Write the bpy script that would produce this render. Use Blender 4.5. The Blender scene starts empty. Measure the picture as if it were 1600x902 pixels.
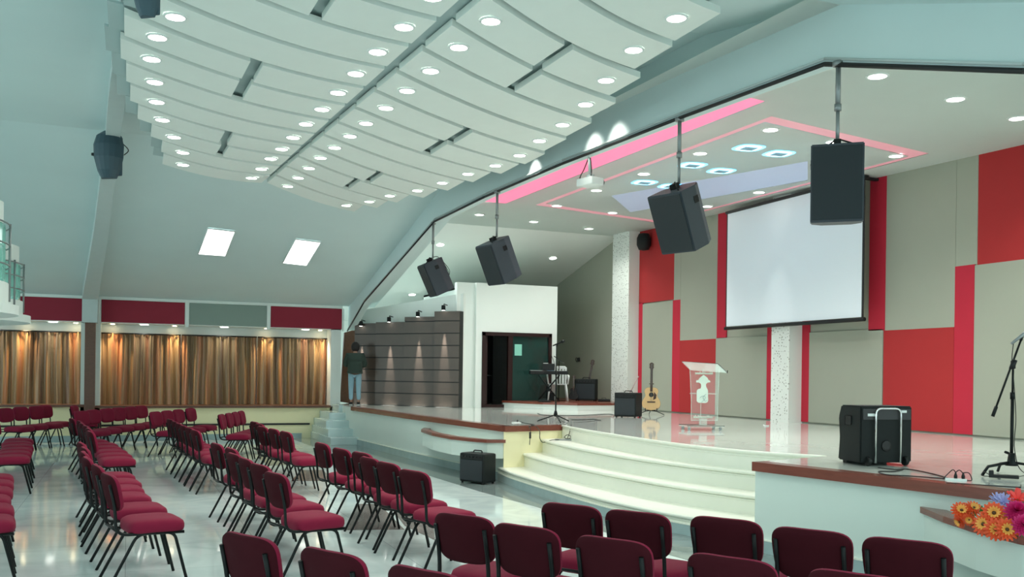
import bpy, bmesh, math, random
from mathutils import Vector, Matrix
random.seed(7)
PI = math.pi
sc = bpy.context.scene
COL = sc.collection

# ------------------------------------------------------------------ camera
FPX, YAW, CY, ROLL, EYE = 1448.0, 0.39295, 584.7, 0.01303, 1.70
_fwd = Vector((math.sin(YAW), math.cos(YAW), 0)); _rt = Vector((math.cos(YAW), -math.sin(YAW), 0)); _up = Vector((0, 0, 1))
_cr, _sr = math.cos(ROLL), math.sin(ROLL)
RT = _rt * _cr + _up * _sr; UP = _up * _cr - _rt * _sr
cam_data = bpy.data.cameras.new('camera'); cam = bpy.data.objects.new('camera', cam_data); COL.objects.link(cam)
cam.matrix_world = Matrix(((RT.x, UP.x, -_fwd.x, 0), (RT.y, UP.y, -_fwd.y, 0), (RT.z, UP.z, -_fwd.z, EYE), (0, 0, 0, 1)))
cam_data.sensor_width = 36; cam_data.lens = FPX * 36 / 1600; cam_data.shift_y = (CY - 451) / 1600
cam_data.clip_start = 0.05; cam_data.clip_end = 200
sc.camera = cam

# ------------------------------------------------------------------ light and exposure
w = bpy.data.worlds.new('world'); sc.world = w; w.use_nodes = True
w.node_tree.nodes['Background'].inputs[0].default_value = (0.67, 0.86, 0.86, 1)
w.node_tree.nodes['Background'].inputs[1].default_value = 1.85
sc.cycles.max_bounces = 12; sc.cycles.diffuse_bounces = 8; sc.cycles.glossy_bounces = 4; sc.cycles.sample_clamp_indirect = 6
sc.view_settings.view_transform = 'Standard'; sc.view_settings.look = 'None'
sc.view_settings.exposure = 0.03; sc.view_settings.gamma = 1.0; sc.view_settings.use_curve_mapping = False
LAMP = 14.0        # downlight lens strength (the beam itself is the spot inside each downlight)
CLOUD_W, STAGE_W = 31.0, 215.0
LAMPC = (0.96, 1.0, 0.93)

# ------------------------------------------------------------------ measuring helpers (real planes of the hall)
def ray(px, py):
    return RT * ((px - 800) / FPX) - UP * ((py - CY) / FPX) + _fwd
EYEP = Vector((0, 0, EYE))
def onz(px, py, z): d = ray(px, py); return EYEP + d * ((z - EYE) / d.z)
def onx(px, py, x): d = ray(px, py); return EYEP + d * (x / d.x)
def ony(px, py, y): d = ray(px, py); return EYEP + d * (y / d.y)
def onp(px, py, p, n):
    d = ray(px, py); n = Vector(n); return EYEP + d * ((Vector(p) - EYEP).dot(n) / d.dot(n))

# ------------------------------------------------------------------ materials
def mat(name, col, rough=0.6, metal=0.0, var=0.0, scale=6.0, bump=0.0, bscale=60.0, spec=0.5, emit=None, estr=0.0, sheen=0.0, coord='Object'):
    m = bpy.data.materials.new(name); m.use_nodes = True
    nt = m.node_tree; b = nt.nodes['Principled BSDF']
    b.inputs['Base Color'].default_value = (*col, 1); b.inputs['Roughness'].default_value = rough
    b.inputs['Metallic'].default_value = metal; b.inputs['Specular IOR Level'].default_value = spec
    if sheen: b.inputs['Sheen Weight'].default_value = sheen
    if emit: b.inputs['Emission Color'].default_value = (*emit, 1); b.inputs['Emission Strength'].default_value = estr
    tc = nt.nodes.new('ShaderNodeTexCoord')
    if var:
        n = nt.nodes.new('ShaderNodeTexNoise'); n.inputs['Scale'].default_value = scale; n.inputs['Detail'].default_value = 4
        nt.links.new(tc.outputs[coord], n.inputs['Vector'])
        mx = nt.nodes.new('ShaderNodeMix'); mx.data_type = 'RGBA'
        mx.inputs['A'].default_value = (*[c * (1 - var) for c in col], 1)
        mx.inputs['B'].default_value = (*[min(1, c * (1 + var)) for c in col], 1)
        nt.links.new(n.outputs['Fac'], mx.inputs['Factor']); nt.links.new(mx.outputs['Result'], b.inputs['Base Color'])
    if bump:
        n2 = nt.nodes.new('ShaderNodeTexNoise'); n2.inputs['Scale'].default_value = bscale; n2.inputs['Detail'].default_value = 3
        nt.links.new(tc.outputs[coord], n2.inputs['Vector'])
        bp = nt.nodes.new('ShaderNodeBump'); bp.inputs['Strength'].default_value = bump; bp.inputs['Distance'].default_value = 0.01
        nt.links.new(n2.outputs['Fac'], bp.inputs['Height']); nt.links.new(bp.outputs['Normal'], b.inputs['Normal'])
    return m

def glass_mat(name, col, alpha, rough=0.05, spec=0.5):
    m = mat(name, col, rough, spec=spec); b = m.node_tree.nodes['Principled BSDF']
    b.inputs['Alpha'].default_value = alpha
    return m

def floor_mat(name, c1, c2, tile, rough):
    m = bpy.data.materials.new(name); m.use_nodes = True; nt = m.node_tree; b = nt.nodes['Principled BSDF']
    tc = nt.nodes.new('ShaderNodeTexCoord')
    br = nt.nodes.new('ShaderNodeTexBrick'); br.offset = 0; br.squash = 1
    br.inputs['Scale'].default_value = 1; br.inputs['Brick Width'].default_value = tile; br.inputs['Row Height'].default_value = tile
    br.inputs['Mortar Size'].default_value = 0.003
    br.inputs['Color1'].default_value = (1, 1, 1, 1); br.inputs['Color2'].default_value = (0.9, 0.92, 0.92, 1); br.inputs['Mortar'].default_value = (0.6, 0.6, 0.6, 1)
    nt.links.new(tc.outputs['Object'], br.inputs['Vector'])
    n = nt.nodes.new('ShaderNodeTexNoise'); n.inputs['Scale'].default_value = 1.3; n.inputs['Detail'].default_value = 7; n.inputs['Distortion'].default_value = 1.6
    nt.links.new(tc.outputs['Object'], n.inputs['Vector'])
    r = nt.nodes.new('ShaderNodeValToRGB'); r.color_ramp.elements[0].position = 0.32; r.color_ramp.elements[1].position = 0.62
    r.color_ramp.elements[0].color = (*c2, 1); r.color_ramp.elements[1].color = (*c1, 1)
    nt.links.new(n.outputs['Fac'], r.inputs['Fac'])
    mx = nt.nodes.new('ShaderNodeMix'); mx.data_type = 'RGBA'; mx.blend_type = 'MULTIPLY'; mx.inputs['Factor'].default_value = 1
    nt.links.new(r.outputs['Color'], mx.inputs['A']); nt.links.new(br.outputs['Color'], mx.inputs['B'])
    nt.links.new(mx.outputs['Result'], b.inputs['Base Color'])
    b.inputs['Roughness'].default_value = rough; b.inputs['Specular IOR Level'].default_value = 0.6
    return m

def curtain_mat():
    m = bpy.data.materials.new('satin_curtain'); m.use_nodes = True; nt = m.node_tree; b = nt.nodes['Principled BSDF']
    tc = nt.nodes.new('ShaderNodeTexCoord'); mp = nt.nodes.new('ShaderNodeMapping'); mp.inputs['Scale'].default_value = (3.0, 1, 0.10)
    n = nt.nodes.new('ShaderNodeTexNoise'); n.inputs['Scale'].default_value = 2.6; n.inputs['Detail'].default_value = 4
    nt.links.new(tc.outputs['Object'], mp.inputs['Vector']); nt.links.new(mp.outputs['Vector'], n.inputs['Vector'])
    r = nt.nodes.new('ShaderNodeValToRGB'); e = r.color_ramp.elements  # streaks paint the satin sheen of the folds into the colour
    e[0].position = 0.35; e[0].color = (0.15, 0.07, 0.025, 1); e[1].position = 0.68; e[1].color = (0.42, 0.15, 0.055, 1)
    x = e.new(0.5); x.color = (0.30, 0.19, 0.085, 1)
    nt.links.new(n.outputs['Fac'], r.inputs['Fac']); nt.links.new(r.outputs['Color'], b.inputs['Base Color'])
    b.inputs['Roughness'].default_value = 0.34; b.inputs['Sheen Weight'].default_value = 0.2; b.inputs['Specular IOR Level'].default_value = 0.7
    return m

def speckle_mat():
    m = bpy.data.materials.new('speckled_stone_wallpaper'); m.use_nodes = True; nt = m.node_tree; b = nt.nodes['Principled BSDF']
    tc = nt.nodes.new('ShaderNodeTexCoord'); v = nt.nodes.new('ShaderNodeTexVoronoi'); v.inputs['Scale'].default_value = 19
    nt.links.new(tc.outputs['Object'], v.inputs['Vector'])
    r = nt.nodes.new('ShaderNodeValToRGB'); r.color_ramp.interpolation = 'LINEAR'
    r.color_ramp.elements[0].position = 0.14; r.color_ramp.elements[0].color = (0.2, 0.19, 0.16, 1)
    r.color_ramp.elements[1].position = 0.30; r.color_ramp.elements[1].color = (0.80, 0.82, 0.78, 1)
    nt.links.new(v.outputs['Distance'], r.inputs['Fac']); nt.links.new(r.outputs['Color'], b.inputs['Base Color'])
    b.inputs['Roughness'].default_value = 0.7
    return m

def wood_mat(name, c, rough=0.35):
    m = bpy.data.materials.new(name); m.use_nodes = True; nt = m.node_tree; b = nt.nodes['Principled BSDF']
    tc = nt.nodes.new('ShaderNodeTexCoord'); mp = nt.nodes.new('ShaderNodeMapping'); mp.inputs['Scale'].default_value = (8, 1.0, 14)
    n = nt.nodes.new('ShaderNodeTexNoise'); n.inputs['Scale'].default_value = 2.2; n.inputs['Detail'].default_value = 6
    nt.links.new(tc.outputs['Object'], mp.inputs['Vector']); nt.links.new(mp.outputs['Vector'], n.inputs['Vector'])
    mx = nt.nodes.new('ShaderNodeMix'); mx.data_type = 'RGBA'
    mx.inputs['A'].default_value = (*[k * 0.7 for k in c], 1); mx.inputs['B'].default_value = (*[k * 1.25 for k in c], 1)
    nt.links.new(n.outputs['Fac'], mx.inputs['Factor']); nt.links.new(mx.outputs['Result'], b.inputs['Base Color'])
    b.inputs['Roughness'].default_value = rough
    return m

M = {}
M['roof'] = mat('painted_roof_boards', (0.66, 0.78, 0.78), 0.75, var=0.05, scale=0.8)
M['beam'] = mat('painted_beam', (0.56, 0.63, 0.62), 0.7, var=0.04)
M['cloud'] = mat('cloud_plaster', (0.84, 0.88, 0.84), 0.6, var=0.02)
M['white'] = mat('white_plaster', (0.83, 0.88, 0.84), 0.55, var=0.02, scale=2)
M['stageceil'] = mat('stage_ceiling_plaster', (0.86, 0.89, 0.86), 0.6, var=0.02, scale=2)
M['cream'] = mat('cream_painted_wall', (0.90, 0.84, 0.54), 0.5, var=0.04, scale=2)
M['stepc'] = mat('cream_step_tile', (0.80, 0.82, 0.72), 0.3, var=0.04, scale=2.5)
M['frontwall'] = mat('pale_green_white_wall', (0.68, 0.77, 0.715), 0.5, var=0.03, scale=2)
M['floor'] = floor_mat('polished_marble_tiles', (0.72, 0.80, 0.78), (0.58, 0.67, 0.66), 1.2, 0.06)
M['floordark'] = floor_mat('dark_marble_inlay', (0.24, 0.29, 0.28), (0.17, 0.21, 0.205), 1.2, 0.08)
M['floorbrown'] = floor_mat('brown_marble_inlay', (0.27, 0.25, 0.235), (0.20, 0.19, 0.18), 1.2, 0.08)
M['stage'] = floor_mat('polished_stage_tiles', (0.74, 0.77, 0.72), (0.68, 0.71, 0.66), 0.6, 0.05)
M['plinth'] = mat('blue_grey_marble_plinth', (0.36, 0.48, 0.48), 0.15, var=0.18, scale=5)
M['stairs'] = mat('pale_marble_stairs', (0.55, 0.68, 0.68), 0.15, var=0.1, scale=3)
M['nosing'] = wood_mat('varnished_red_wood', (0.20, 0.055, 0.035), 0.25)
M['panelred'] = mat('red_fabric_panel', (0.52, 0.014, 0.040), 0.8, var=0.06, scale=2, bump=0.1, bscale=200)
M['panelred2'] = mat('scarlet_fabric_panel', (0.43, 0.020, 0.022), 0.8, var=0.06, scale=2, bump=0.1, bscale=200)
M['panelgrey'] = mat('grey_fabric_panel', (0.37, 0.38, 0.31), 0.85, var=0.03, scale=2, bump=0.1, bscale=200)
M['wallred'] = mat('wine_fabric_panel', (0.30, 0.018, 0.04), 0.8, var=0.05)
M['wallgrey'] = mat('green_grey_fabric_panel', (0.27, 0.34, 0.30), 0.85, var=0.03)
M['lensdim'] = mat('lit_small_lens', (1, 1, 1), 0.5, emit=(1, 1, .95), estr=12)
M['cloudback'] = mat('grey_cloud_backing', (0.42, 0.52, 0.52), 0.7)
M['slat'] = mat('dark_taupe_laminate', (0.095, 0.070, 0.055), 0.30, var=0.1, scale=3)
M['groove'] = mat('black_groove', (0.012, 0.012, 0.012), 0.5)
M['brownwood'] = wood_mat('brown_wood', (0.14, 0.06, 0.035), 0.35)
M['darkwood'] = wood_mat('mahogany_frame', (0.022, 0.006, 0.006), 0.3)
M['curtain'] = curtain_mat()
M['speckle'] = speckle_mat()
M['red'] = mat('wine_red_upholstery', (0.22, 0.006, 0.034), 0.8, var=0.12, scale=9, bump=0.15, bscale=300, sheen=0.03, spec=0.25)
M['shell'] = mat('dark_red_back_cover', (0.045, 0.005, 0.009), 0.9, var=0.1, scale=6, bump=0.1, bscale=300, spec=0.12)
M['black'] = mat('black_painted_steel', (0.004, 0.006, 0.006), 0.45, spec=0.25)
M['cabinet'] = mat('black_textured_cabinet', (0.009, 0.012, 0.012), 0.6, spec=0.3, bump=0.3, bscale=250)
M['cabblue'] = mat('grey_black_cabinet_shell', (0.040, 0.052, 0.066), 0.45, bump=0.25, bscale=250)
M['grille'] = mat('black_speaker_grille', (0.012, 0.02, 0.026), 0.5, bump=0.6, bscale=500)
M['plastic'] = mat('black_plastic', (0.008, 0.009, 0.009), 0.45, spec=0.35)
M['chrome'] = mat('chrome', (0.75, 0.75, 0.75), 0.15, metal=1)
M['steel'] = mat('grey_steel', (0.30, 0.32, 0.32), 0.4, metal=0.6)
M['screen'] = mat('white_projection_fabric', (0.86, 0.91, 0.97), 0.9)
M['whiteplastic'] = mat('white_plastic', (0.8, 0.84, 0.82), 0.4)
M['lens'] = mat('lit_lens', (1, 1, 1), 0.5, emit=LAMPC, estr=LAMP)
M['lensstage'] = mat('lit_stage_lens', (1, 1, 1), 0.5, emit=(1, 1, 0.93), estr=9)
M['warmglow'] = mat('warm_reflection_glow', (1, 1, 1), 0.5, emit=(1.0, 0.80, 0.5), estr=22)
M['panelight'] = mat('lit_panel', (1, 1, 1), 0.5, emit=(1, 1, 1), estr=5)
M['pinkstrong'] = mat('pink_led_strip', (0.9, 0.3, 0.5), 0.5, emit=(1.0, 0.13, 0.28), estr=0.70)
M['pinksoft'] = mat('soft_pink_led_strip', (0.85, 0.45, 0.52), 0.5, emit=(1.0, 0.26, 0.36), estr=0.22)
M['lilac'] = mat('lilac_ceiling_reflection', (0.62, 0.68, 0.90), 0.5, emit=(0.30, 0.42, 1.0), estr=0.05)
M['cyanring'] = mat('cyan_led_ring', (0.5, 0.9, 1), 0.5, emit=(0.10, 0.62, 1.0), estr=2.6)
M['cyancore'] = mat('pale_cyan_led', (0.8, 1, 1), 0.5, emit=(0.6, 1.0, 1.0), estr=2.2)
M['bluegrey'] = mat('blue_grey_lens', (0.25, 0.45, 0.6), 0.4)
M['tealspeaker'] = mat('slate_speaker_shell', (0.045, 0.085, 0.11), 0.5)
M['acrylic'] = glass_mat('clear_acrylic', (0.75, 0.88, 0.82), 0.10, 0.05)
M['acrylicedge'] = glass_mat('acrylic_edge', (0.70, 0.85, 0.78), 0.30, 0.1)
M['frost'] = mat('frosted_white', (0.62, 0.74, 0.66), 0.6)
M['doorglass'] = glass_mat('dark_glass', (0.02, 0.07, 0.06), 0.6, 0.04)
M['balcglass'] = glass_mat('green_glass', (0.35, 0.75, 0.65), 0.5, 0.05)
M['paper'] = mat('pale_green_paper', (0.25, 0.62, 0.50), 0.7)
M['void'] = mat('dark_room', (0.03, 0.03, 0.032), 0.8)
M['spruce'] = mat('spruce_guitar_top', (0.72, 0.47, 0.22), 0.3, var=0.1, scale=8)
M['rosewood'] = mat('rosewood', (0.06, 0.03, 0.02), 0.35)
M['skin'] = mat('skin', (0.42, 0.24, 0.17), 0.55)
M['hair'] = mat('black_hair', (0.012, 0.011, 0.010), 0.6, bump=0.6, bscale=120)
M['sweater'] = mat('dark_green_sweater', (0.028, 0.048, 0.038), 0.9, var=0.1, scale=10)
M['jeans'] = mat('light_blue_denim', (0.26, 0.42, 0.50), 0.8, var=0.16, scale=8)
M['orange'] = mat('orange_petal', (0.86, 0.10, 0.02), 0.55, var=0.25, scale=30)
M['yellowpetal'] = mat('yellow_petal', (0.9, 0.42, 0.08), 0.55)
M['magenta'] = mat('magenta_petal', (0.62, 0.015, 0.16), 0.6, var=0.3, scale=30)
M['lavender'] = mat('lavender_petal', (0.42, 0.42, 0.72), 0.6, var=0.2, scale=20)
M['coral'] = mat('coral_petal', (0.85, 0.06, 0.05), 0.55)
M['leaf'] = mat('green_leaf', (0.06, 0.22, 0.03), 0.5)
M['flowercore'] = mat('dark_flower_heart', (0.10, 0.05, 0.02), 0.8)

# ------------------------------------------------------------------ mesh helpers
def B(): return bmesh.new()
def box(bm, x0, x1, y0, y1, z0, z1, bev=0.0, mtx=None, mi=0):
    r = bmesh.ops.create_cube(bm, size=1)
    vs = r['verts']
    for v in vs:
        v.co = Vector((x0 + (v.co.x + .5) * (x1 - x0), y0 + (v.co.y + .5) * (y1 - y0), z0 + (v.co.z + .5) * (z1 - z0)))
    if bev:
        es = list({e for v in vs for e in v.link_edges})
        rr = bmesh.ops.bevel(bm, geom=es, offset=bev, segments=2, affect='EDGES', profile=0.6)
        vs = list({v for f in rr['faces'] for v in f.verts} | {v for v in vs if v.is_valid})
    if mtx is not None:
        for v in vs: v.co = mtx @ v.co
    if mi:
        for f in {f for v in vs for f in v.link_faces}: f.material_index = mi
    return vs
def frame_axes(d):
    d = d.normalized(); a = Vector((0, 0, 1)) if abs(d.z) < 0.9 else Vector((1, 0, 0))
    u = d.cross(a).normalized(); return u, d.cross(u).normalized()
def tube(bm, pts, r, n=8, mi=0, cap=True):
    pts = [Vector(p) for p in pts]; rr = r if isinstance(r, (list, tuple)) else [r] * len(pts)
    rings = []; u = None
    for i, p in enumerate(pts):
        d = (pts[min(i + 1, len(pts) - 1)] - pts[max(i - 1, 0)])
        if d.length < 1e-9: d = Vector((0, 0, 1))
        d.normalize()
        if u is None: u, v = frame_axes(d)
        else:
            u = (u - d * u.dot(d))
            if u.length < 1e-6: u, v = frame_axes(d)
            u.normalize(); v = d.cross(u)
        rings.append([bm.verts.new(p + (u * math.cos(2 * PI * k / n) + v * math.sin(2 * PI * k / n)) * rr[i]) for k in range(n)])
    for a, b in zip(rings, rings[1:]):
        for k in range(n):
            f = bm.faces.new((a[k], a[(k + 1) % n], b[(k + 1) % n], b[k])); f.material_index = mi; f.smooth = True
    if cap:
        for rg in (rings[0][::-1], rings[-1]):
            f = bm.faces.new(rg); f.material_index = mi
def round_path(pts, rad, seg=4):
    pts = [Vector(p) for p in pts]; out = [pts[0]]
    for a, b, c in zip(pts, pts[1:], pts[2:]):
        d1 = (a - b); d2 = (c - b); r = min(rad, d1.length * .49, d2.length * .49)
        p0 = b + d1.normalized() * r; p1 = b + d2.normalized() * r
        for k in range(seg + 1):
            t = k / seg; out.append(p0 * (1 - t) ** 2 + b * 2 * t * (1 - t) + p1 * t * t)
    out.append(pts[-1]); return out
def smooth_path(pts, seg=5):
    P = [Vector(p) for p in pts]; out = []
    for i in range(len(P) - 1):
        p0 = P[max(i - 1, 0)]; p1 = P[i]; p2 = P[i + 1]; p3 = P[min(i + 2, len(P) - 1)]
        for k in range(seg):
            t = k / seg
            out.append(0.5 * ((2 * p1) + (p2 - p0) * t + (2 * p0 - 5 * p1 + 4 * p2 - p3) * t * t + (-p0 + 3 * p1 - 3 * p2 + p3) * t ** 3))
    out.append(P[-1]); return out
def prism(bm, poly, z0, z1, mi=0):
    a = [bm.verts.new((p[0], p[1], z0)) for p in poly]; b = [bm.verts.new((p[0], p[1], z1)) for p in poly]
    n = len(poly)
    fs = [bm.faces.new(a[::-1]), bm.faces.new(b)] + [bm.faces.new((a[i], a[(i + 1) % n], b[(i + 1) % n], b[i])) for i in range(n)]
    for f in fs: f.material_index = mi
def slab(bm, quad, n, t, mi=0):
    """extrude any planar polygon along n by t"""
    n = Vector(n); a = [bm.verts.new(Vector(p)) for p in quad]; b = [bm.verts.new(Vector(p) + n * t) for p in quad]; k = len(quad)
    fs = [bm.faces.new(a[::-1]), bm.faces.new(b)] + [bm.faces.new((a[i], a[(i + 1) % k], b[(i + 1) % k], b[i])) for i in range(k)]
    for f in fs: f.material_index = mi
def lathe(bm, prof, c=(0, 0, 0), n=20, mi=0, mtx=None):
    rings = []
    for r, z in prof:
        ring = []
        for k in range(n):
            p = Vector((c[0] + r * math.cos(2 * PI * k / n), c[1] + r * math.sin(2 * PI * k / n), c[2] + z))
            ring.append(bm.verts.new(mtx @ p if mtx is not None else p))
        rings.append(ring)
    for a, b in zip(rings, rings[1:]):
        for k in range(n):
            f = bm.faces.new((a[k], a[(k + 1) % n], b[(k + 1) % n], b[k])); f.smooth = True; f.material_index = mi
    for rg in (rings[0][::-1], rings[-1]):
        f = bm.faces.new(rg); f.material_index = mi
def obj(name, bm, m, parent=None, loc=None, fix=True):
    if fix: bmesh.ops.recalc_face_normals(bm, faces=bm.faces[:])
    me = bpy.data.meshes.new(name); bm.to_mesh(me); bm.free()
    for x in (m if isinstance(m, (list, tuple)) else [m]): me.materials.append(x)
    o = bpy.data.objects.new(name, me); COL.objects.link(o)
    if loc is not None: o.location = loc
    if parent is not None: o.parent = parent
    return o
def tag(o, label, cat, group=None, kind=None):
    o['label'] = label; o['category'] = cat
    if group: o['group'] = group
    if kind: o['kind'] = kind
    return o
def thing(name, label, cat, loc=(0, 0, 0), rz=0.0, group=None):
    o = bpy.data.objects.new(name, None); COL.objects.link(o); o.location = loc; o.rotation_euler = (0, 0, rz)
    o.empty_display_size = 0.1
    return tag(o, label, cat, group)
def struct(name, bm, m, parent=None):
    o = obj(name, bm, m, parent)
    if parent is None: o['kind'] = 'structure'
    return o
def dup(root, loc, rz=None, label=None, group=None, mtx=None):
    r = root.copy(); COL.objects.link(r)
    if mtx is not None: r.matrix_world = mtx
    else:
        r.location = loc
        if rz is not None: r.rotation_euler = (0, 0, rz)
    if label: r['label'] = label
    if group: r['group'] = group
    for ch in list(root.children):
        c = ch.copy(); COL.objects.link(c); c.parent = r
        for g in list(ch.children):
            d = g.copy(); COL.objects.link(d); d.parent = c
    return r
ORD = ['first', 'second', 'third', 'fourth', 'fifth', 'sixth', 'seventh', 'eighth', 'ninth', 'tenth', 'eleventh', 'twelfth', 'thirteenth', 'fourteenth', 'fifteenth', 'sixteenth']

# ================================================================== THE ROOM
SH = 0.87            # stage height
WY = 23.82           # side (curtain) wall
BX = 11.55           # stage back wall
# ---- floor
bm = B(); prism(bm, [(-12, -2), (7.2, -2), (7.2, 26), (-12, 26)], -0.2, 0.0); struct('floor', bm, M['floor'])
# dark border band that follows the foot of the stage, thin inlay
bm = B()
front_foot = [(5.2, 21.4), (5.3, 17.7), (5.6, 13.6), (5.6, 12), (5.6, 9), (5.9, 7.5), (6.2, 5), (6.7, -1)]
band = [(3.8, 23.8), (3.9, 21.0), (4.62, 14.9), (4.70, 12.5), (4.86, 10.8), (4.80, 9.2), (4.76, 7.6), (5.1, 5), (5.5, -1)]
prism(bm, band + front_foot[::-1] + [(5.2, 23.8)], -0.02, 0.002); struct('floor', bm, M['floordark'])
bm = B()
for q in ([(541, 829), (632, 828), (592, 788), (556, 788)], [(632, 822), (680, 845), (676, 806), (600, 780)], [(455, 752), (520, 752), (505, 735), (470, 735)], [(420, 728), (470, 726), (440, 712), (400, 714)]):
    prism(bm, [tuple(onz(*p, 0)[:2]) for p in q], -0.02, 0.003)
struct('floor', bm, M['floorbrown'])

# ---- stage block, wooden edge, plinth
stage_poly = [(4.95, 21.8), (5.17, 17.76), (5.53, 13.6), (6.62, 13.8), (6.45, 12.5), (6.33, 11), (6.30, 9.8), (6.4, 8.9), (6.62, 8.3), (6.9, 7.83), (5.69, 7.47), (5.97, 5.95), (6.15, 4.89), (6.5, 2), (6.7, -2), (12.2, -2), (12.2, 29.4), (4.95, 29.4)]
bm = B(); prism(bm, stage_poly, 0, SH - 0.02); struct('wall_stage_front', bm, M['frontwall'])
bm = B(); prism(bm, stage_poly, SH - 0.02, SH); struct('floor', bm, M['stage'])
def edge_strip(bm, pts, out, z0, z1, inn=0.0):
    """ribbon following pts in plan, from 'inn' inside to 'out' outside (outside = left of travel)"""
    P = [Vector((p[0], p[1], 0)) for p in pts]; L = []; Rr = []
    for i, p in enumerate(P):
        d = (P[min(i + 1, len(P) - 1)] - P[max(i - 1, 0)]).normalized(); n = Vector((-d.y, d.x, 0))
        L.append(p + n * out); Rr.append(p - n * inn)
    for i in range(len(P) - 1):
        q = [L[i], L[i + 1], Rr[i + 1], Rr[i]]
        prism(bm, [(v.x, v.y) for v in q][::-1], z0, z1)
bm = B(); edge_strip(bm, [(5.53, 13.6), (5.17, 17.76), (4.95, 21.8)], 0.05, SH - 0.085, SH + 0.004, 0.12)
edge_strip(bm, [(6.62, 13.8), (5.5, 13.59)], 0.05, SH - 0.085, SH + 0.004, 0.12)
struct('trim_1', bm, M['nosing'])
bm = B(); edge_strip(bm, [(6.7, -2), (6.5, 2), (6.15, 4.89), (5.97, 5.95), (5.69, 7.47)], 0.05, SH - 0.085, SH + 0.004, 0.12)
struct('trim_2', bm, M['nosing'])
bm = B(); slab(bm, [(5.50, 13.58, 0.0), (6.62, 13.78, 0), (6.62, 13.78, SH - .085), (5.50, 13.58, SH - .085)], (0, -1, 0), 0.01); struct('wall_step_side', bm, M['cream'])
bm = B(); edge_strip(bm, [(5.53, 13.6), (5.17, 17.76), (4.95, 21.8)], 0.03, 0, 0.13); edge_strip(bm, [(6.7, -2), (6.5, 2), (6.15, 4.89), (5.97, 5.95), (5.69, 7.47)], 0.03, 0, 0.12)
struct('baseboard_stage', bm, M['plinth'])
bm = B(); edge_strip(bm, [(5.53, 13.6), (5.17, 17.76), (4.95, 21.8)], 0.034, 0.13, 0.142); edge_strip(bm, [(6.7, -2), (6.5, 2), (6.15, 4.89), (5.97, 5.95), (5.69, 7.47)], 0.034, 0.12, 0.132)
struct('trim_3', bm, M['stepc'])

# ---- three curved steps
curves = [[(5.50, 13.75), (5.40, 13.0), (5.36, 12.3), (5.33, 11.3), (5.31, 10.4), (5.34, 9.6), (5.45, 8.8), (5.60, 8.2), (5.85, 7.5)],
          [(5.90, 13.75), (5.78, 12.8), (5.72, 11.9), (5.76, 10.8), (5.86, 9.6), (6.02, 8.8), (6.22, 8.15), (6.40, 7.65)],
          [(6.24, 13.78), (6.10, 12.7), (6.03, 11.6), (6.05, 10.4), (6.2, 9.4), (6.45, 8.5), (6.70, 7.7)]]
for i, c in enumerate(curves):
    c = [tuple(p[:2]) for p in smooth_path([(a, b, 0) for a, b in c], 4)]
    bm = B(); z1 = SH * (i + 1) / 4; z0 = 0.11 if i == 0 else SH * i / 4 - 0.01
    prism(bm, c + [(7.0, 7.7), (7.0, 13.8)], z0 if i else 0.0, z1)
    tube(bm, [(x - .008, y, z1 - .022) for x, y in c], 0.022, 8)
    tube(bm, [(x - .003, y, z1 - .058) for x, y in c], 0.010, 6)
    struct('trim_%d' % (4 + i), bm, M['stepc'])
    if i == 0:
        bm = B(); edge_strip(bm, c[::-1], 0.02, 0, 0.115); struct('baseboard_steps', bm, M['plinth'])
        bm = B(); edge_strip(bm, c[::-1], 0.024, 0.115, 0.127); struct('trim_7', bm, M['stepc'])
c = [tuple(p[:2]) for p in smooth_path([(a, b, 0) for a, b in [(6.62, 13.75), (6.45, 12.5), (6.33, 11), (6.30, 9.8), (6.4, 8.9), (6.62, 8.3), (6.9, 7.83)]], 4)]
bm = B(); edge_strip(bm, c[::-1], 0.015, 0.6, SH - .01); tube(bm, [(x - .014, y, SH - .016) for x, y in c], 0.022, 8); tube(bm, [(x - .014, y, SH - .058) for x, y in c], 0.010, 6)
struct('trim_8', bm, M['stepc'])

# ---- side stairs at the far end of the stage
bm = B()
for k, (x0, y0) in enumerate([(4.33, 21.3), (4.36, 21.75), (4.40, 22.2), (4.55, 22.6), (4.86, 22.95)]):
    box(bm, x0, 5.02, y0, WY - .01, 0, SH * (k + 1) / 5, 0.008)
struct('trim_9', bm, M['stairs'])

# ---- side wall with curtain bays (inner face Y = WY)
D2 = WY + 0.62
bm = B()
box(bm, -12, 5.05, WY, WY + .1, 0, 0.80)                       # dado
struct('wall_dado', bm, M['cream'])
bm = B(); box(bm, -12, 2.95 + 1.35, WY - .03, WY, 0.34, 0.385); struct('trim_10', bm, M['groove'])
bm = B(); box(bm, -12, 4.1, WY - .02, WY, 0, 0.13); struct('baseboard_left', bm, M['plinth'])
bm = B(); box(bm, -12, -0.93, WY - .12, D2, 0.80, 0.86, .01); box(bm, -0.70, 4.82, WY - .12, D2, 0.775, 0.835, .01); struct('trim_11', bm, M['brownwood'])
bm = B()
box(bm, -12, 5.08, WY, D2, 2.78, 3.42)                          # lintel over the bays
box(bm, -12, 5.08, D2, D2 + .1, 0.8, 3.42)                      # back of the bays
box(bm, 4.82, 5.08, WY, D2, 0.0, 2.80)                          # end pilaster
box(bm, -1.02, -0.60, WY, D2, 0.0, 2.80)                        # pilaster behind the post
fr = 0.045
for x0, x1 in ((-12, -2.3), ): box(bm, x0, x1, WY - fr, WY, 2.78, 3.33)
box(bm, -12, 5.10, WY - fr, WY, 3.33, 3.40)
for x0, x1 in ((-0.92, -0.60), (1.265, 1.355), (3.20, 3.285), (5.10, 5.14)): box(bm, x0, x1, WY - fr, WY, 2.74, 3.33)
struct('wall_left', bm, M['white'])
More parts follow.
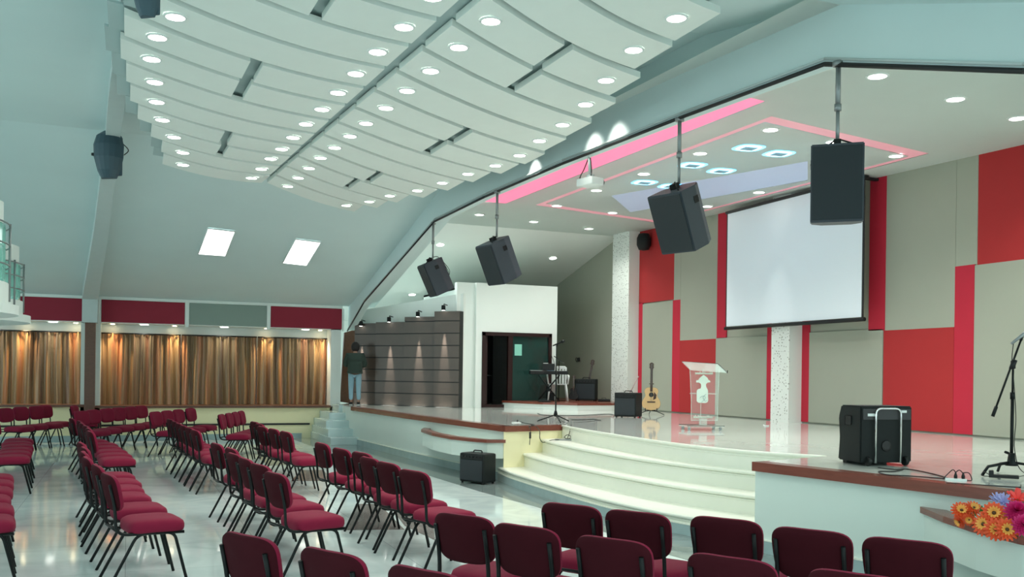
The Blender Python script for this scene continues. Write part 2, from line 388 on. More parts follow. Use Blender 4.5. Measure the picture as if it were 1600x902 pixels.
for k, (x0, x1, m, lb) in enumerate([(-2.28, -0.93, 'wallred', 'wine red fabric panel high on the side wall, left of the white column'),
                                     (-0.59, 1.255, 'wallred', 'wine red fabric panel high on the side wall, right of the white column'),
                                     (1.365, 3.19, 'wallgrey', 'green-grey fabric panel between two wine red ones on the side wall'),
                                     (3.295, 5.09, 'wallred', 'wine red fabric panel high on the side wall beside the stage')]):
    bm = B(); box(bm, x0, x1, WY - .03, WY - .002, 2.80, 3.325, .006)
    tag(obj('wall_panel', bm, M[m]), lb, 'wall panel', 'fabric panels above the curtains')
# wood post and white roof beam
bm = B(); box(bm, -0.925, -0.70, WY - .35, WY - .13, 0.0, 2.78, .01); struct('trim_12', bm, M['brownwood'])
roof_prof = [(WY, 3.40), (15.4, 5.32), (8.2, 5.28), (6.5, 4.99), (4.65, 4.36), (2.0, 3.5)]
def roofz(y):
    for (a, za), (b, zb) in zip(roof_prof, roof_prof[1:]):
        if b <= y <= a: return za + (zb - za) * (a - y) / (a - b)
    return 3.4
bm = B()
bp = [(-0.99, WY - .36, -0.60)]
sect = [(23.5, -0.99, -0.66), (19.1, -0.62, -0.36), (15.3, -0.36, -0.16), (12.8, -0.27, -0.07), (8.2, -0.05, 0.13)]
pr = None
for (y, xa, xb) in sect:
    z = roofz(y); ring = [bm.verts.new(p) for p in ((xa, y, z + .02), (xb, y, z + .02), (xb, y, z - .20), (xa, y, z - .20))]
    if pr:
        for k in range(4): bm.faces.new((pr[k], pr[(k + 1) % 4], ring[(k + 1) % 4], ring[k]))
    else: bm.faces.new(ring)
    pr = ring
bm.faces.new(pr[::-1])
box(bm, -0.99, -0.66, WY - .40, WY, 2.76, 3.34)
struct('trim_13', bm, M['beam'])
# second beam closer to the back of the hall
bm = B()
# ---- roof of the hall
bm = B()
for (a, za), (b, zb) in zip(roof_prof, roof_prof[1:]):
    slab(bm, [(-12, a, za), (5.95, a, za), (5.95, b, zb), (-12, b, zb)], (0, 0, 1), 0.12)
struct('ceiling', bm, M['roof'])
# ---- proscenium fascia: bottom follows the trapezoid arch, top meets the roof
P = [(5.28, 23.90, 2.78), (5.30, 22.19, 3.41), (5.30, 16.65, 4.56), (5.36, 14.12, 4.60), (5.42, 11.36, 4.575), (5.52, 8.60, 4.52), (5.65, 6.50, 4.48), (5.80, 4.65, 3.89), (6.05, 2.0, 3.05)]
bm = B()
for a, b in zip(P, P[1:]):
    za = roofz(a[1]) + .15; zb = roofz(b[1]) + .15
    ys = sorted({a[1], b[1]} | {y for y, _ in roof_prof if b[1] < y < a[1]}, reverse=True)
    for y0, y1 in zip(ys, ys[1:]):
        def lerp(y): t = (a[1] - y) / (a[1] - b[1]); return (a[0] + (b[0] - a[0]) * t, a[2] + (b[2] - a[2]) * t)
        (xa, la), (xb, lb) = lerp(y0), lerp(y1)
        slab(bm, [(xa, y0, la), (xb, y1, lb), (xb, y1, roofz(y1) + .15), (xa, y0, roofz(min(y0, WY)) + .15)], (1, 0, 0), 0.16)
struct('wall_proscenium', bm, M['roof'])
bm = B()
for a, b in zip(P, P[1:]):
    a = Vector(a); b = Vector(b); o = Vector((-.02, 0, -.015)); tube(bm, [a + o, b + o], 0.021, 4)
struct('trim_14', bm, M['groove'])
bm = B()
for a, b in zip(P, P[1:]):
    a = Vector(a); b = Vector(b); o = Vector((-.012, 0, .035)); tube(bm, [a + o, b + o], 0.014, 6)
struct('trim_15', bm, M['beam'])

# ---- ceiling over the stage (with open slots for the led coves)
def cz(y): return 5.0 + (min(y, 20.8) - 9.3) * .021 - (0.25 * (y - 20.8) if y > 20.8 else 0)
SC_N = Vector((0, -.021, 1)).normalized()
def onc(px, py):
    p = onp(px, py, (0, 9.3, 5.0), SC_N)
    if p.y > 20.8:
        n = Vector((0, .25, 1)).normalized(); p = onp(px, py, (0, 20.8, cz(20.8)), n)
    return p
A_, B_, C_, D_ = onc(836, 321), onc(1205, 182), onc(1452, 240), onc(1030, 349)
def inset(poly, d):
    c = sum(poly, Vector()) / len(poly); return [p + (c - p).normalized() * d * 1.35 for p in poly]
def seg_ribbon(a, b, wdt, side=1):
    d = (b - a).normalized(); n = Vector((-d.y, d.x, 0)) * side
    return [a, b, b + n * wdt, a + n * wdt]
E0 = onc(790, 319); E1 = onc(1197, 159)
bandq = [Vector((E0.x - .42, E0.y, 0)), Vector((E0.x, E0.y, 0)), Vector((E1.x, E1.y, 0)), Vector((E1.x - .40, E1.y - .1, 0))]
outer = [A_, B_, C_, D_]; inner = inset(outer, .22)
def cpt(x, y): return Vector((x, y, cz(y)))
def face_pts(bm, pts, mi=0, up=0.0):
    f = bm.faces.new([bm.verts.new((p[0], p[1], cz(p[1]) + up)) for p in pts]); f.material_index = mi
# big sheets around the slots: built as strips in X, split at the slot corners
bm = B()
def q2(pts): return [(p[0], p[1]) for p in pts]
X0, X1, Y0, Y1 = 5.32, 12.0, 2.0, 20.8
bandq[0].x -= .15; bandq[3].x -= .1
b0, b1, b2, b3 = bandq
near_b = sorted([b2, b3], key=lambda v: v.x); far_b = sorted([b0, b1], key=lambda v: v.x)
nb0, nb1 = near_b; fb0, fb1 = far_b
O = outer
face_pts(bm, q2([(X0, Y0), (nb0.x, Y0), nb0, fb0, (fb0.x, Y1), (X0, Y1)]))          # between proscenium and pink band
face_pts(bm, q2([(nb0.x, Y0), (nb1.x, Y0), nb1, nb0]))
face_pts(bm, q2([fb0, fb1, (fb1.x, Y1), (fb0.x, Y1)]))
face_pts(bm, q2([(nb1.x, Y0), (O[1].x, Y0), O[1], O[0], (O[0].x, Y1), (fb1.x, Y1), fb1, nb1]))
face_pts(bm, q2([(O[1].x, Y0), (O[2].x, Y0), O[2], O[1]]))
face_pts(bm, q2([(O[2].x, Y0), (X1, Y0), (X1, Y1), (O[3].x, Y1), O[3], O[2]]))
face_pts(bm, q2([O[0], O[3], (O[3].x, Y1), (O[0].x, Y1)]))
# sloping part
f = bm.faces.new([bm.verts.new(p) for p in ((X0, 20.8, cz(20.8)), (X1, 20.8, cz(20.8)), (X1, 29.4, cz(29.4)), (X0, 29.4, cz(29.4)))])
# inner tray, with the opening for the painted lilac reflection
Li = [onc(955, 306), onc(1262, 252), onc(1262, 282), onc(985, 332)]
I = inner
face_pts(bm, q2([I[0], I[1], Li[1], Li[0]])); face_pts(bm, q2([I[1], I[2], Li[2], Li[1]]))
face_pts(bm, q2([I[2], I[3], Li[3], Li[2]])); face_pts(bm, q2([I[3], I[0], Li[0], Li[3]]))
res = bmesh.ops.solidify(bm, geom=bm.faces[:], thickness=0.02)
struct('ceiling', bm, M['stageceil'])
def cove(name, polys, m, label, depth=.07):
    bm = B()
    for pl in polys:
        slab(bm, [(p[0], p[1], cz(p[1]) + depth) for p in pl], (0, 0, 1), 0.02)
    return tag(obj(name, bm, m), label, 'led strip')
cove('led_strip', [q2(bandq)], M['pinkstrong'], 'wide bright pink light strip in the stage ceiling behind the hanging speakers', .012)
for k, lb in enumerate(['thin pink ceiling light line nearest the hanging projector', 'thin pink ceiling light line at the near end of the stage ceiling', 'thin pink ceiling light line along the top of the projection screen', 'thin pink ceiling light line at the far end of the stage ceiling']):
    cove('led_strip', [q2([outer[k], outer[(k + 1) % 4], inner[(k + 1) % 4], inner[k]])], M['pinksoft'], lb, .006)
cove('led_strip', [q2(Li)], M['lilac'], 'broad pale blue painted reflection in the middle of the stage ceiling', .004)  # painted blue reflection with a weak glow, no strip light here
bm = B(); box(bm, 5.3, 12.3, 2, 29.5, 5.45, 5.55); struct('ceiling', bm, M['roof'])

# ---- walls round the stage
bm = B(); box(bm, BX, BX + .2, 2, 29.5, 0, 5.6); struct('wall_back', bm, M['panelgrey'])
DW = 21.3
bm = B()
zt = 3.93
box(bm, 7.86, 8.02, DW, DW + .3, SH, zt); box(bm, 9.90, 10.05, DW, DW + .3, SH, zt); box(bm, 8.02, 9.90, DW, DW + .3, 2.73, zt)
box(bm, 9.96, 10.05, DW + .3, 25.7, SH, zt); box(bm, 7.86, 10.05, DW + .3, 25.7, zt - .05, zt); box(bm, 7.86, 7.895, DW + .3, 25.7, SH, zt)
struct('wall_door', bm, M['white'])
bm = B(); box(bm, 7.40, 7.859, DW + .12, DW + .3, SH, zt); struct('wall_corner', bm, M['white'])
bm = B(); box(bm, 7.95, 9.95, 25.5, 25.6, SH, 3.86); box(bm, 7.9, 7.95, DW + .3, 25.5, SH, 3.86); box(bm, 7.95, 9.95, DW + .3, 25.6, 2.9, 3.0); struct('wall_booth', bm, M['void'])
# angled dark laminate wall
WA = Vector((5.50, 23.60, 0)); WB = Vector((7.47, 21.29, 0)); wd = (WB - WA).normalized(); wn = Vector((wd.y, -wd.x, 0))
if wn.y > 0: wn = -wn
bm = B(); s = WA - wd * .02 - wn * .10; e = WB - wn * .10
slab(bm, [(s.x, s.y, SH), (e.x, e.y, SH), (e.x, e.y, 3.66), (s.x, s.y, 3.30)], -wn, 0.15); struct('wall_wing', bm, M['white'])
def onw(px, py): return onp(px, py, WA, wn)
segs = [(557, 591, 505), (591, 637, 503), (637, 684.5, 495), (684.5, 721, 486.5)]
seam_y = [0.31 + 0.2985 * k for k in range(9)]
for k, (xa, xb, yt) in enumerate(segs):
    a = onw(xa, 560); b = onw(xb, 560); zt_ = onw((xa + xb) / 2, yt).z; off = 0.02 + .035 * k
    a = Vector((a.x, a.y, 0)) + wn * (off + .07); b = Vector((b.x, b.y, 0)) + wn * off
    bm = B(); zs = [SH] + [SH + s_ for s_ in seam_y if SH + s_ < zt_ - .05] + [zt_]
    for z0, z1 in zip(zs, zs[1:]):
        slab(bm, [(a.x, a.y, z0 + .012), (b.x, b.y, z0 + .012), (b.x, b.y, z1 - .012), (a.x, a.y, z1 - .012)], -wn, 0.03)
    t = thing('wall_cladding', 'dark taupe laminate wall section, %s from the left, behind the far end of the stage' % ORD[k], 'wall panel', (0, 0, 0), 0, 'dark laminate wall sections')
    obj('board', bm, M['slat'], t)
    bm = B(); slab(bm, [(a.x, a.y, SH), (b.x, b.y, SH), (b.x, b.y, zt_ - .01), (a.x, a.y, zt_ - .01)], -wn, 0.06 + off)
    for v in bm.verts: v.co -= wn * .012
    obj('backing', bm, M['groove'], t)
# brown panel left of it
bm = B(); slab(bm, [tuple(ony(x, y, 24.3)) for x, y in ((538, 520), (556, 515), (556, 632), (531, 628))], (0, 1, 0), .1); struct('wall_side', bm, M['brownwood'])
bm = B(); box(bm, 5.0, 11.6, 28.6, 28.8, 0, 5); struct('wall_far', bm, M['white'])

# wall panels behind the stage
XP = BX - 0.03
def wp(x0, x1, yt, yb, m, lb):
    """rectangle on the back wall between measured columns x0..x1; yt / yb measured in the middle; None = floor / ceiling"""
    a = onx(x0, 560, XP).y; b = onx(x1, 560, XP).y
    zt_ = onx((x0 + x1) / 2, yt, XP).z if yt else cz((a + b) / 2) + .05
    zb_ = onx((x0 + x1) / 2, yb, XP).z if yb else SH + .02
    bm = B(); box(bm, XP, BX - .001, min(a, b) + .002, max(a, b) - .002, zb_, zt_, .004)
    tag(obj('wall_panel', bm, M[m]), lb, 'wall panel', 'red and grey panels of the stage back wall')
R_, G_ = 'panelred', 'panelgrey'
wp(989.5, 1003, 473, None, R_, 'narrow red wall panel strip behind the acoustic guitar amplifier')
wp(989.5, 1051.5, None, 472, 'panelred2', 'red wall panel under the small wall speaker, left end of the stage wall')
wp(1003, 1050, 473, None, G_, 'tall grey wall panel directly behind the acoustic guitar')
wp(1050, 1062, 469, None, R_, 'narrow red wall panel strip between the guitar and the lectern')
wp(1051.5, 1062, None, 469, G_, 'narrow grey wall panel strip right of the upper red panel at the left')
wp(1062, 1119, None, 531, G_, 'grey wall panel left of the projection screen, reaching the ceiling')
wp(1062, 1118, 531, None, 'panelred2', 'red wall panel low behind the clear lectern')
wp(1119, 1134, None, 528, R_, 'narrow red wall panel along the left edge of the projection screen')
wp(1118, 1198, 527, None, G_, 'grey wall panel right of the lectern, below the screen')
wp(1198, 1206, 500, None, R_, 'thin red wall panel strip left of the speckled pillar below the screen')
wp(1243, 1264, 490, None, R_, 'narrow red wall panel right of the speckled pillar below the screen')
wp(1264, 1379, 517, None, G_, 'wide grey wall panel below the right part of the screen')
wp(1356, 1382, None, 517, R_, 'narrow red wall panel along the right edge of the projection screen')
wp(1382, 1491, None, 514, G_, 'large grey wall panel right of the projection screen')
wp(1380, 1490, 514, None, 'panelred2', 'large red wall panel low behind the stage monitor amplifier')
wp(1491, 1525, None, 415, G_, 'grey wall panel strip left of the big upper red panel at the right')
wp(1490, 1521, 415, None, R_, 'tall red wall panel strip left of the microphone stand at the right')
wp(1525, 1665, None, 406, 'panelred2', 'big red wall panel in the upper right corner of the stage wall')
wp(1521, 1665, 406, None, G_, 'large grey wall panel behind the microphone stand at the right edge')
# speckled pillars
for k, (xa, xb, lb) in enumerate([(955.5, 981, 'tall speckled white pillar left of the red and grey wall panels'), (1205, 1233, 'speckled white pillar below the projection screen')]):
    xf = BX - .32; a = onx(xa, 560, xf).y; b = onx(xb, 560, xf).y
    bm = B(); box(bm, xf, xf + .015, b, a, SH, 5.5); box(bm, xf + .015, BX, b, a, SH, 5.5, mi=1)
    t = obj('pillar', bm, [M['speckle'], M['white']]); tag(t, lb, 'pillar', 'speckled pillars')

# ---- low platform for the band at the left of the stage
plat = [(8.60, 21.35), (8.72, 20.9), (9.1, 20.0), (9.66, 19.3), (10.6, 19.35), (11.54, 19.75), (11.54, 24), (10.06, 24), (10.06, 21.3)]
bm = B(); prism(bm, plat, SH, SH + .12); struct('trim_16', bm, M['white'])
bm = B(); prism(bm, [(x - .02, y - .02) for x, y in plat[:6]] + [(11.54, 24), (10.06, 24), (10.06, 21.3)], SH + .12, SH + .17); struct('trim_17', bm, M['nosing'])
PZ = SH + .17

# ---- doors
t = bpy.data.objects.new('door_1', None); COL.objects.link(t); t['kind'] = 'structure'
bm = B()
box(bm, 8.02, 8.10, DW - .03, DW + .1, SH, 2.72); box(bm, 9.82, 9.90, DW - .03, DW + .1, SH, 2.72); box(bm, 8.02, 9.90, DW - .03, DW + .1, 2.64, 2.73)
box(bm, 8.72, 8.84, DW - .01, DW + .08, SH, 2.64); box(bm, 8.02, 9.9, DW - .02, DW + .08, SH, SH + .07)
obj('door_frame', bm, M['darkwood'], t)
bm = B(); box(bm, 8.84, 9.82, DW + .03, DW + .04, PZ, 2.64); obj('pane', bm, M['doorglass'], t)
bm = B(); p0 = ony(805, 538, DW - .01); p1 = ony(816, 556, DW - .01); box(bm, p0.x, p1.x, DW + .02, DW + .027, p1.z, p0.z)
o = obj('notice', bm, M['paper']); tag(o, 'pale green paper notice stuck on the dark glass door', 'notice')
# door leaf of the open side
bm = B(); box(bm, 8.12, 8.20, DW + .08, DW + .65, SH + .02, 2.64, .005); obj('door_leaf', bm, M['darkwood'], t)
# cymbals and drum just inside the dark booth
t = thing('drum_kit', 'dark drum kit with two glinting cymbals just inside the dark doorway', 'drum kit', (8.45, DW + 1.25, SH))
bm = B(); lathe(bm, [(.20, .0), (.21, .01), (.21, .36), (.20, .37)], (0, 0, .1), 20); obj('drum', bm, M['cabinet'], t)
for i, (x, y, z) in enumerate(((.05, -.3, .78), (-.18, -.15, .62))):
    bm = B(); lathe(bm, [(.005, .03), (.05, .02), (.15, .0), (.15, -.004)], (x, y, z), 20); c = obj('cymbal', bm, M['steel'], t)
    bm = B(); tube(bm, [(x, y, 0), (x, y, z + .03)], .012, 6); obj('cymbal_stand', bm, M['black'], t)

# ================================================================== CEILING CLOUD
CZ = 4.65
Lr = [(274, 25), (246, 57), (237, 91), (242, 127), (245, 158), (254, 186), (272, 213), (286, 237), (286, 256)]            # strips 2..10
ML = [(631, 41), (590, 80), (556, 114), (528, 144), (503, 170), (478, 193), (458, 214), (440, 232), (423, 247), (408, 263), (393, 277)]  # 0..10
MR = [(767, 32), (717, 73), (673, 110), (636, 141), (603, 168), (572, 192), (547, 212), (523, 230), (501, 246), (483, 262), (466, 277), (450, 290)]  # -1..10
RR = [(1057, 26), (990, 76), (947, 124), (915, 162), (879, 194), (843, 219), (812, 242), (774, 258), (731, 271), (691, 285), (652, 297), (609, 305), (577, 314), (541, 320)]  # -3..10
def rowmap(pts, k0):
    d = {}
    for i, p in enumerate(pts):
        v = onz(*p, CZ - .01); d[k0 + i] = (v.x, v.y)
    k = k0
    while k > -3:
        a, b = d[k], d[k + 1]; k -= 1
        d[k] = (a[0] + (a[0] - b[0]) * .6, a[1] - .70)
    return d
DL, DM, DR, DQ = rowmap(Lr, 2), rowmap(ML, 0), rowmap(MR, -1), rowmap(RR, -3)
def lerp2(a, b, t): return (a[0] + (b[0] - a[0]) * t, a[1] + (b[1] - a[1]) * t)
def bound(d, k):
    """point on the boundary on the near side of strip k at that lamp row"""
    if k - 1 in d and k in d: return lerp2(d[k - 1], d[k], .5)
    if k in d: return (d[k][0] - (d[k + 1][0] - d[k][0]) * .5, d[k][1] - (d[k + 1][1] - d[k][1]) * .5)
    return (d[k - 1][0] + (d[k - 1][0] - d[k - 2][0]) * .5, d[k - 1][1] + (d[k - 1][1] - d[k - 2][1]) * .5)
def spineX(y, side):
    t = (y - 6.9) / (14.35 - 6.9)
    return (2.375 - .44 * t) if side < 0 else (2.545 - .50 * t)
splitL = {3: 1.08, 4: 1.05, 7: 1.10, 8: 1.12, 0: 1.40, -1: 1.42}
splitR = {-1: 3.58, 0: 3.6, 3: 3.72, 4: 3.63, 7: 3.36, 8: 3.17}
GAP = 0.05
def strip_points(k, side, sgn):
    """boundary polyline of the half strip; sgn -1 near edge, +1 far edge"""
    kk = k if sgn < 0 else k + 1
    d1, d2 = (DL, DM) if side < 0 else (DR, DQ)
    a = bound(d1, kk); b = bound(d2, kk)
    if side < 0:
        xl = d1[k][0] - .27; xr = spineX(b[1], -1)
    else:
        xl = spineX(a[1], 1); xr = d2[k][0] + .30
    pts = []
    for i in range(15):
        t = i / 14; x = xl + (xr - xl) * t
        s = (x - a[0]) / (b[0] - a[0])
        y = a[1] + (b[1] - a[1]) * s
        bow = .13 * 4 * t * (1 - t) if side < 0 else .07 * 4 * t * (1 - t)
        pts.append((x, y + bow - sgn * GAP))
    return pts
def sag(t): return -0.03 * math.sin(PI * t)
def cloud_piece(k, side, t0, t1, label):
    n_ = strip_points(k, side, -1); f_ = strip_points(k, side, 1); N = len(n_) - 1
    bm = B(); rows = []
    m_ = 8
    for i in range(m_ + 1):
        t = t0 + (t1 - t0) * i / m_; u = t * N; j = min(int(u), N - 1); w_ = u - j
        a = lerp2(n_[j], n_[j + 1], w_); b = lerp2(f_[j], f_[j + 1], w_); z = CZ + .0 + sag(t)
        rows.append([bm.verts.new((a[0], a[1], z)), bm.verts.new((b[0], b[1], z)), bm.verts.new((b[0], b[1], z + .06)), bm.verts.new((a[0], a[1], z + .06))])
    for r0, r1 in zip(rows, rows[1:]):
        for q in range(4): bm.faces.new((r0[q], r0[(q + 1) % 4], r1[(q + 1) % 4], r1[q]))
    bm.faces.new(rows[0]); bm.faces.new(rows[-1][::-1])
    tag(obj('ceiling_cloud_panel', bm, M['cloud']), label, 'ceiling panel', 'hanging white ceiling cloud panels')
bm = B()
for k in range(-3, 11):
    n_ = strip_points(k, -1, -1); f_ = strip_points(k, -1, 1); nr = strip_points(k, 1, -1); fr_ = strip_points(k, 1, 1); e_ = .25 if k == 10 else 0
    xl = n_[0][0] - .13; xr = nr[-1][0] - .12
    near = [(xl, n_[0][1] - GAP)] + [(p[0], p[1] - GAP) for p in n_[1:]] + [(p[0], p[1] - GAP) for p in nr[:-1]] + [(xr, nr[-1][1] - GAP)]
    far = [(xl, f_[0][1] + GAP - e_)] + [(p[0], p[1] + GAP - e_) for p in f_[1:]] + [(p[0], p[1] + GAP - e_) for p in fr_[:-1]] + [(xr, fr_[-1][1] + GAP - e_)]
    for i in range(len(near) - 1):
        slab(bm, [(near[i][0], near[i][1], CZ + .075), (near[i + 1][0], near[i + 1][1], CZ + .075), (far[i + 1][0], far[i + 1][1], CZ + .075), (far[i][0], far[i][1], CZ + .075)], (0, 0, 1), .02)
t = thing('ceiling_cloud_frame', 'grey backing frame that carries the white ceiling cloud panels', 'ceiling frame')
obj('backing', bm, M['cloudback'], t)
for k in range(-2, 11, 3):
    for d in (DL, DM, DR, DQ):
        if k in d:
            bm = B(); tube(bm, [(d[k][0], d[k][1], CZ + .09), (d[k][0], d[k][1], roofz(d[k][1]) + .02)], .008, 5); obj('hanging_rod', bm, M['steel'], t)
for k in range(-3, 11):
    o_ = ORD[10 - k]
    for side, nm, sp in ((-1, 'left', splitL), (1, 'right', splitR)):
        if k in sp:
            n_ = strip_points(k, side, -1); ts = (sp[k] - n_[0][0]) / (n_[-1][0] - n_[0][0])
            cloud_piece(k, side, 0, ts - .02, 'outer-left part of the %s white cloud panel from the far end, %s half' % (o_, nm))
            cloud_piece(k, side, ts + .035, 1, 'inner-right part of the %s white cloud panel from the far end, %s half' % (o_, nm))
        else:
            cloud_piece(k, side, 0, 1, 'full length curved white cloud panel, %s from the far end, %s half' % (o_, nm))

# ---- downlights
def make_downlight(name, r, lens, label, cat, group, watts=0, cone=120):
    t = thing(name, label, cat, (0, 0, 0), 0, group)
    bm = B(); n = 20; a = []
    for rr, z in ((r * 1.28, 0), (r * 1.28, -.008), (r * 1.02, -.012), (r * .98, .0)):
        a.append([bm.verts.new((rr * math.cos(2 * PI * i / n), rr * math.sin(2 * PI * i / n), z)) for i in range(n)])
    for p, q in zip(a, a[1:]):
        for i in range(n): bm.faces.new((p[i], p[(i + 1) % n], q[(i + 1) % n], q[i]))
    obj('trim_ring', bm, M['whiteplastic'], t)
    bm = B(); bm.faces.new([bm.verts.new((r * math.cos(2 * PI * i / n), -r * math.sin(2 * PI * i / n), -.011)) for i in range(n)])
    obj('lens', bm, lens, t, fix=False)
    if watts:
        L = bpy.data.lights.new('downlight_beam', 'SPOT'); L.energy = watts; L.color = LAMPC; L.spot_size = math.radians(cone); L.spot_blend = .95; L.shadow_soft_size = .06
        lo = bpy.data.objects.new('downlight_beam', L); COL.objects.link(lo); lo.parent = t; lo.location = (0, 0, -.02)
    return t
cl0 = None
for d, nm in ((DL, 'left edge row of the cloud'), (DM, 'row just left of the cloud middle gap'), (DR, 'row just right of the cloud middle gap'), (DQ, 'right edge row of the cloud')):
    ks = sorted(d); ks = [k for k in ks if k >= {'l': 1, 'r': -1}.get(nm[0], -3)] if 'middle' not in nm and nm[0] == 'l' else [k for k in ks if k >= -2 or d is DQ]
    side = -1 if d in (DL, DM) else 1
    for k in ks:
        lb = 'round downlight, %s from far end, %s' % (ORD[10 - k], nm)
        n_ = strip_points(k, side, -1); t_ = (d[k][0] - n_[0][0]) / (n_[-1][0] - n_[0][0])
        loc = (d[k][0], d[k][1], CZ + sag(max(0, min(1, t_))) - .002)
        if cl0 is None:
            cl0 = make_downlight('downlight', .076, M['lens'], lb, 'ceiling light', 'downlights of the ceiling cloud', CLOUD_W, 135); cl0.location = loc
        else: dup(cl0, loc, 0, lb)
stage_l = [((749, 335), 'left of the second hanging speaker pole'), ((834, 346), 'right above the second hanging speaker'), ((920, 357), 'in the far corner near the pink lines'), ((688, 382), 'above the farthest hanging speaker'),
           ((864, 403), 'on the sloping part near the grey wall'), ((644, 460), 'left of the farthest hanging speaker, lowest'), ((870, 321), 'at the far left corner of the pink lines'), ((932, 297), 'just below the projector'),
           ((957, 332), 'inside the far pink line'), ((1006, 271), 'above the far blue lights'), ((1094, 239), 'beside the pole of the big tilted speaker'), ((1204, 202), 'in the near corner of the pink lines'), ((1302, 221), 'behind the top of the nearest hanging speaker'),
           ((1105, 322), 'just right of the big tilted speaker'), ((1186, 300), 'above the projection screen'), ((1400, 243), 'at the right corner of the pink lines'), ((1371, 118), 'right of the nearest speaker pole'), ((1493, 154), 'second from the right frame edge'), ((1590, 184), 'at the right frame edge')]
sl0 = None
for p, ds in stage_l:
    v = onc(*p); lb = 'round downlight in the stage ceiling, ' + ds
    v.z -= .004
    if sl0 is None: sl0 = make_downlight('downlight', .095, M['lensstage'], lb, 'ceiling light', 'downlights of the stage ceiling', STAGE_W, 134); o = sl0
    else: o = dup(sl0, v, 0, lb)
    o.location = v
    if v.x > 10.3:
        for ch in o.children:
            if ch.type == 'LIGHT':
                ch.data = ch.data.copy(); ch.data.spot_size = math.radians(44); ch.data.energy = 110
    if v.y > 20.8: o.rotation_euler = (-math.atan(.25), 0, 0)
    else: o.rotation_euler = (math.atan(.021), 0, 0)
# lights under the lintel over the curtains
for i, (x, ds) in enumerate(((-1.62, 'left of the wooden post'), (0.35, 'over the curtain right of the post'), (2.2, 'over the middle curtain'), (4.2, 'over the curtain nearest the stage'), (-2.9, 'under the balcony'))):
    lb = 'round downlight under the white lintel, ' + ds; loc = (x, WY + .2, 2.776)
    if i == 0: wl0 = make_downlight('downlight', .10, M['lensstage'], lb, 'ceiling light', 'downlights over the curtains', 30, 140); wl0.location = loc
    else: dup(wl0, loc, 0, lb)
for i, (x, ds) in enumerate(((-1.15, 'close left of the wooden post'), (-0.35, 'close right of the wooden post'), (1.05, 'over the joint of the first two curtains'), (3.25, 'over the joint of the last two curtains'), (4.62, 'beside the white end pilaster'), (-2.2, 'over the left curtain'))):  # added lamps stand in for warm reflections on the wall behind
    lb = 'added lamp for warm wall reflections, ' + ds; loc = (x, WY + .42, 2.776)
    if i == 0: ww0 = make_downlight('warm_reflection_lamp', .05, M['warmglow'], lb, 'spotlight', 'added warm lamps over the curtains'); ww0.location = loc
    else: dup(ww0, loc, 0, lb)
    L = bpy.data.lights.new('added_warm_beam', 'SPOT'); L.energy = 55; L.color = (1, .74, .40); L.spot_size = 1.3; L.spot_blend = .8; L.shadow_soft_size = .05
    lo = bpy.data.objects.new('added_warm_beam', L); COL.objects.link(lo); lo.parent = [o for o in COL.objects if o.name.startswith('warm_reflection_lamp')][-1]; lo.location = (0, -.1, -.03); lo.rotation_euler = (.05, 0, 0)
# two bright square ceiling panels on the slope
SLN = Vector((0, (5.32 - 3.40) / (WY - 15.4), 1)).normalized()
for q, lb in (([(325, 356), (367, 361), (352, 399), (310, 396)], 'bright square light panel on the sloping ceiling, the left one'), ([(462, 373), (501, 378), (479, 414), (442, 410)], 'bright square light panel on the sloping ceiling, the right one')):
    c = [onp(*p, (0, WY, 3.395), SLN) for p in q]
    t = thing('light_panel', lb, 'ceiling light', (0, 0, 0), 0, 'square light panels on the slope')
    bm = B(); slab(bm, c, -SLN, .02); obj('diffuser', bm, M['panelight'], t)
    bm = B()
    for i in range(4): tube(bm, [c[i] - SLN * .012, c[(i + 1) % 4] - SLN * .012], .016, 4)
    obj('frame', bm, M['whiteplastic'], t)
# blue led fixtures in the stage ceiling
bl0 = None
for p, ds in (((1170, 231), 'nearest of the inner pair row'), ((1217, 240), 'nearest, closer to the screen'), ((1082, 258), 'middle, right of the big tilted speaker pole'), ((1127, 267), 'middle, closer to the screen'), ((1007, 285), 'farthest, left of the big tilted speaker'), ((1048, 291), 'farthest, half hidden by the big tilted speaker')):
    v = onc(*p); lb = 'glowing cyan recessed light in the stage ceiling, ' + ds
    if bl0 is None:
        t = bl0 = thing('blue_recessed_light', lb, 'ceiling light', v, 0, 'cyan lights of the stage ceiling')
        def ov(bm, a, b, z, m=0, pw=3.2):
            f = bm.faces.new([bm.verts.new((math.copysign(abs(math.cos(x)) ** (2 / pw), math.cos(x)) * a, -math.copysign(abs(math.sin(x)) ** (2 / pw), math.sin(x)) * b, z)) for x in [2 * PI * i / 28 for i in range(28)]])
        bm = B(); ov(bm, .215, .215, -.004); obj('glow_ring', bm, M['cyanring'], t, fix=False)
        bm = B(); ov(bm, .165, .165, -.007); obj('inner_ring', bm, M['cyancore'], t, fix=False)
        bm = B(); box(bm, -.10, .10, -.085, .085, -.02, -.008, .003); obj('lens', bm, M['bluegrey'], t)
    else: t = dup(bl0, v, 0, lb)
    t.rotation_euler = (math.atan(.021), 0, -.1)
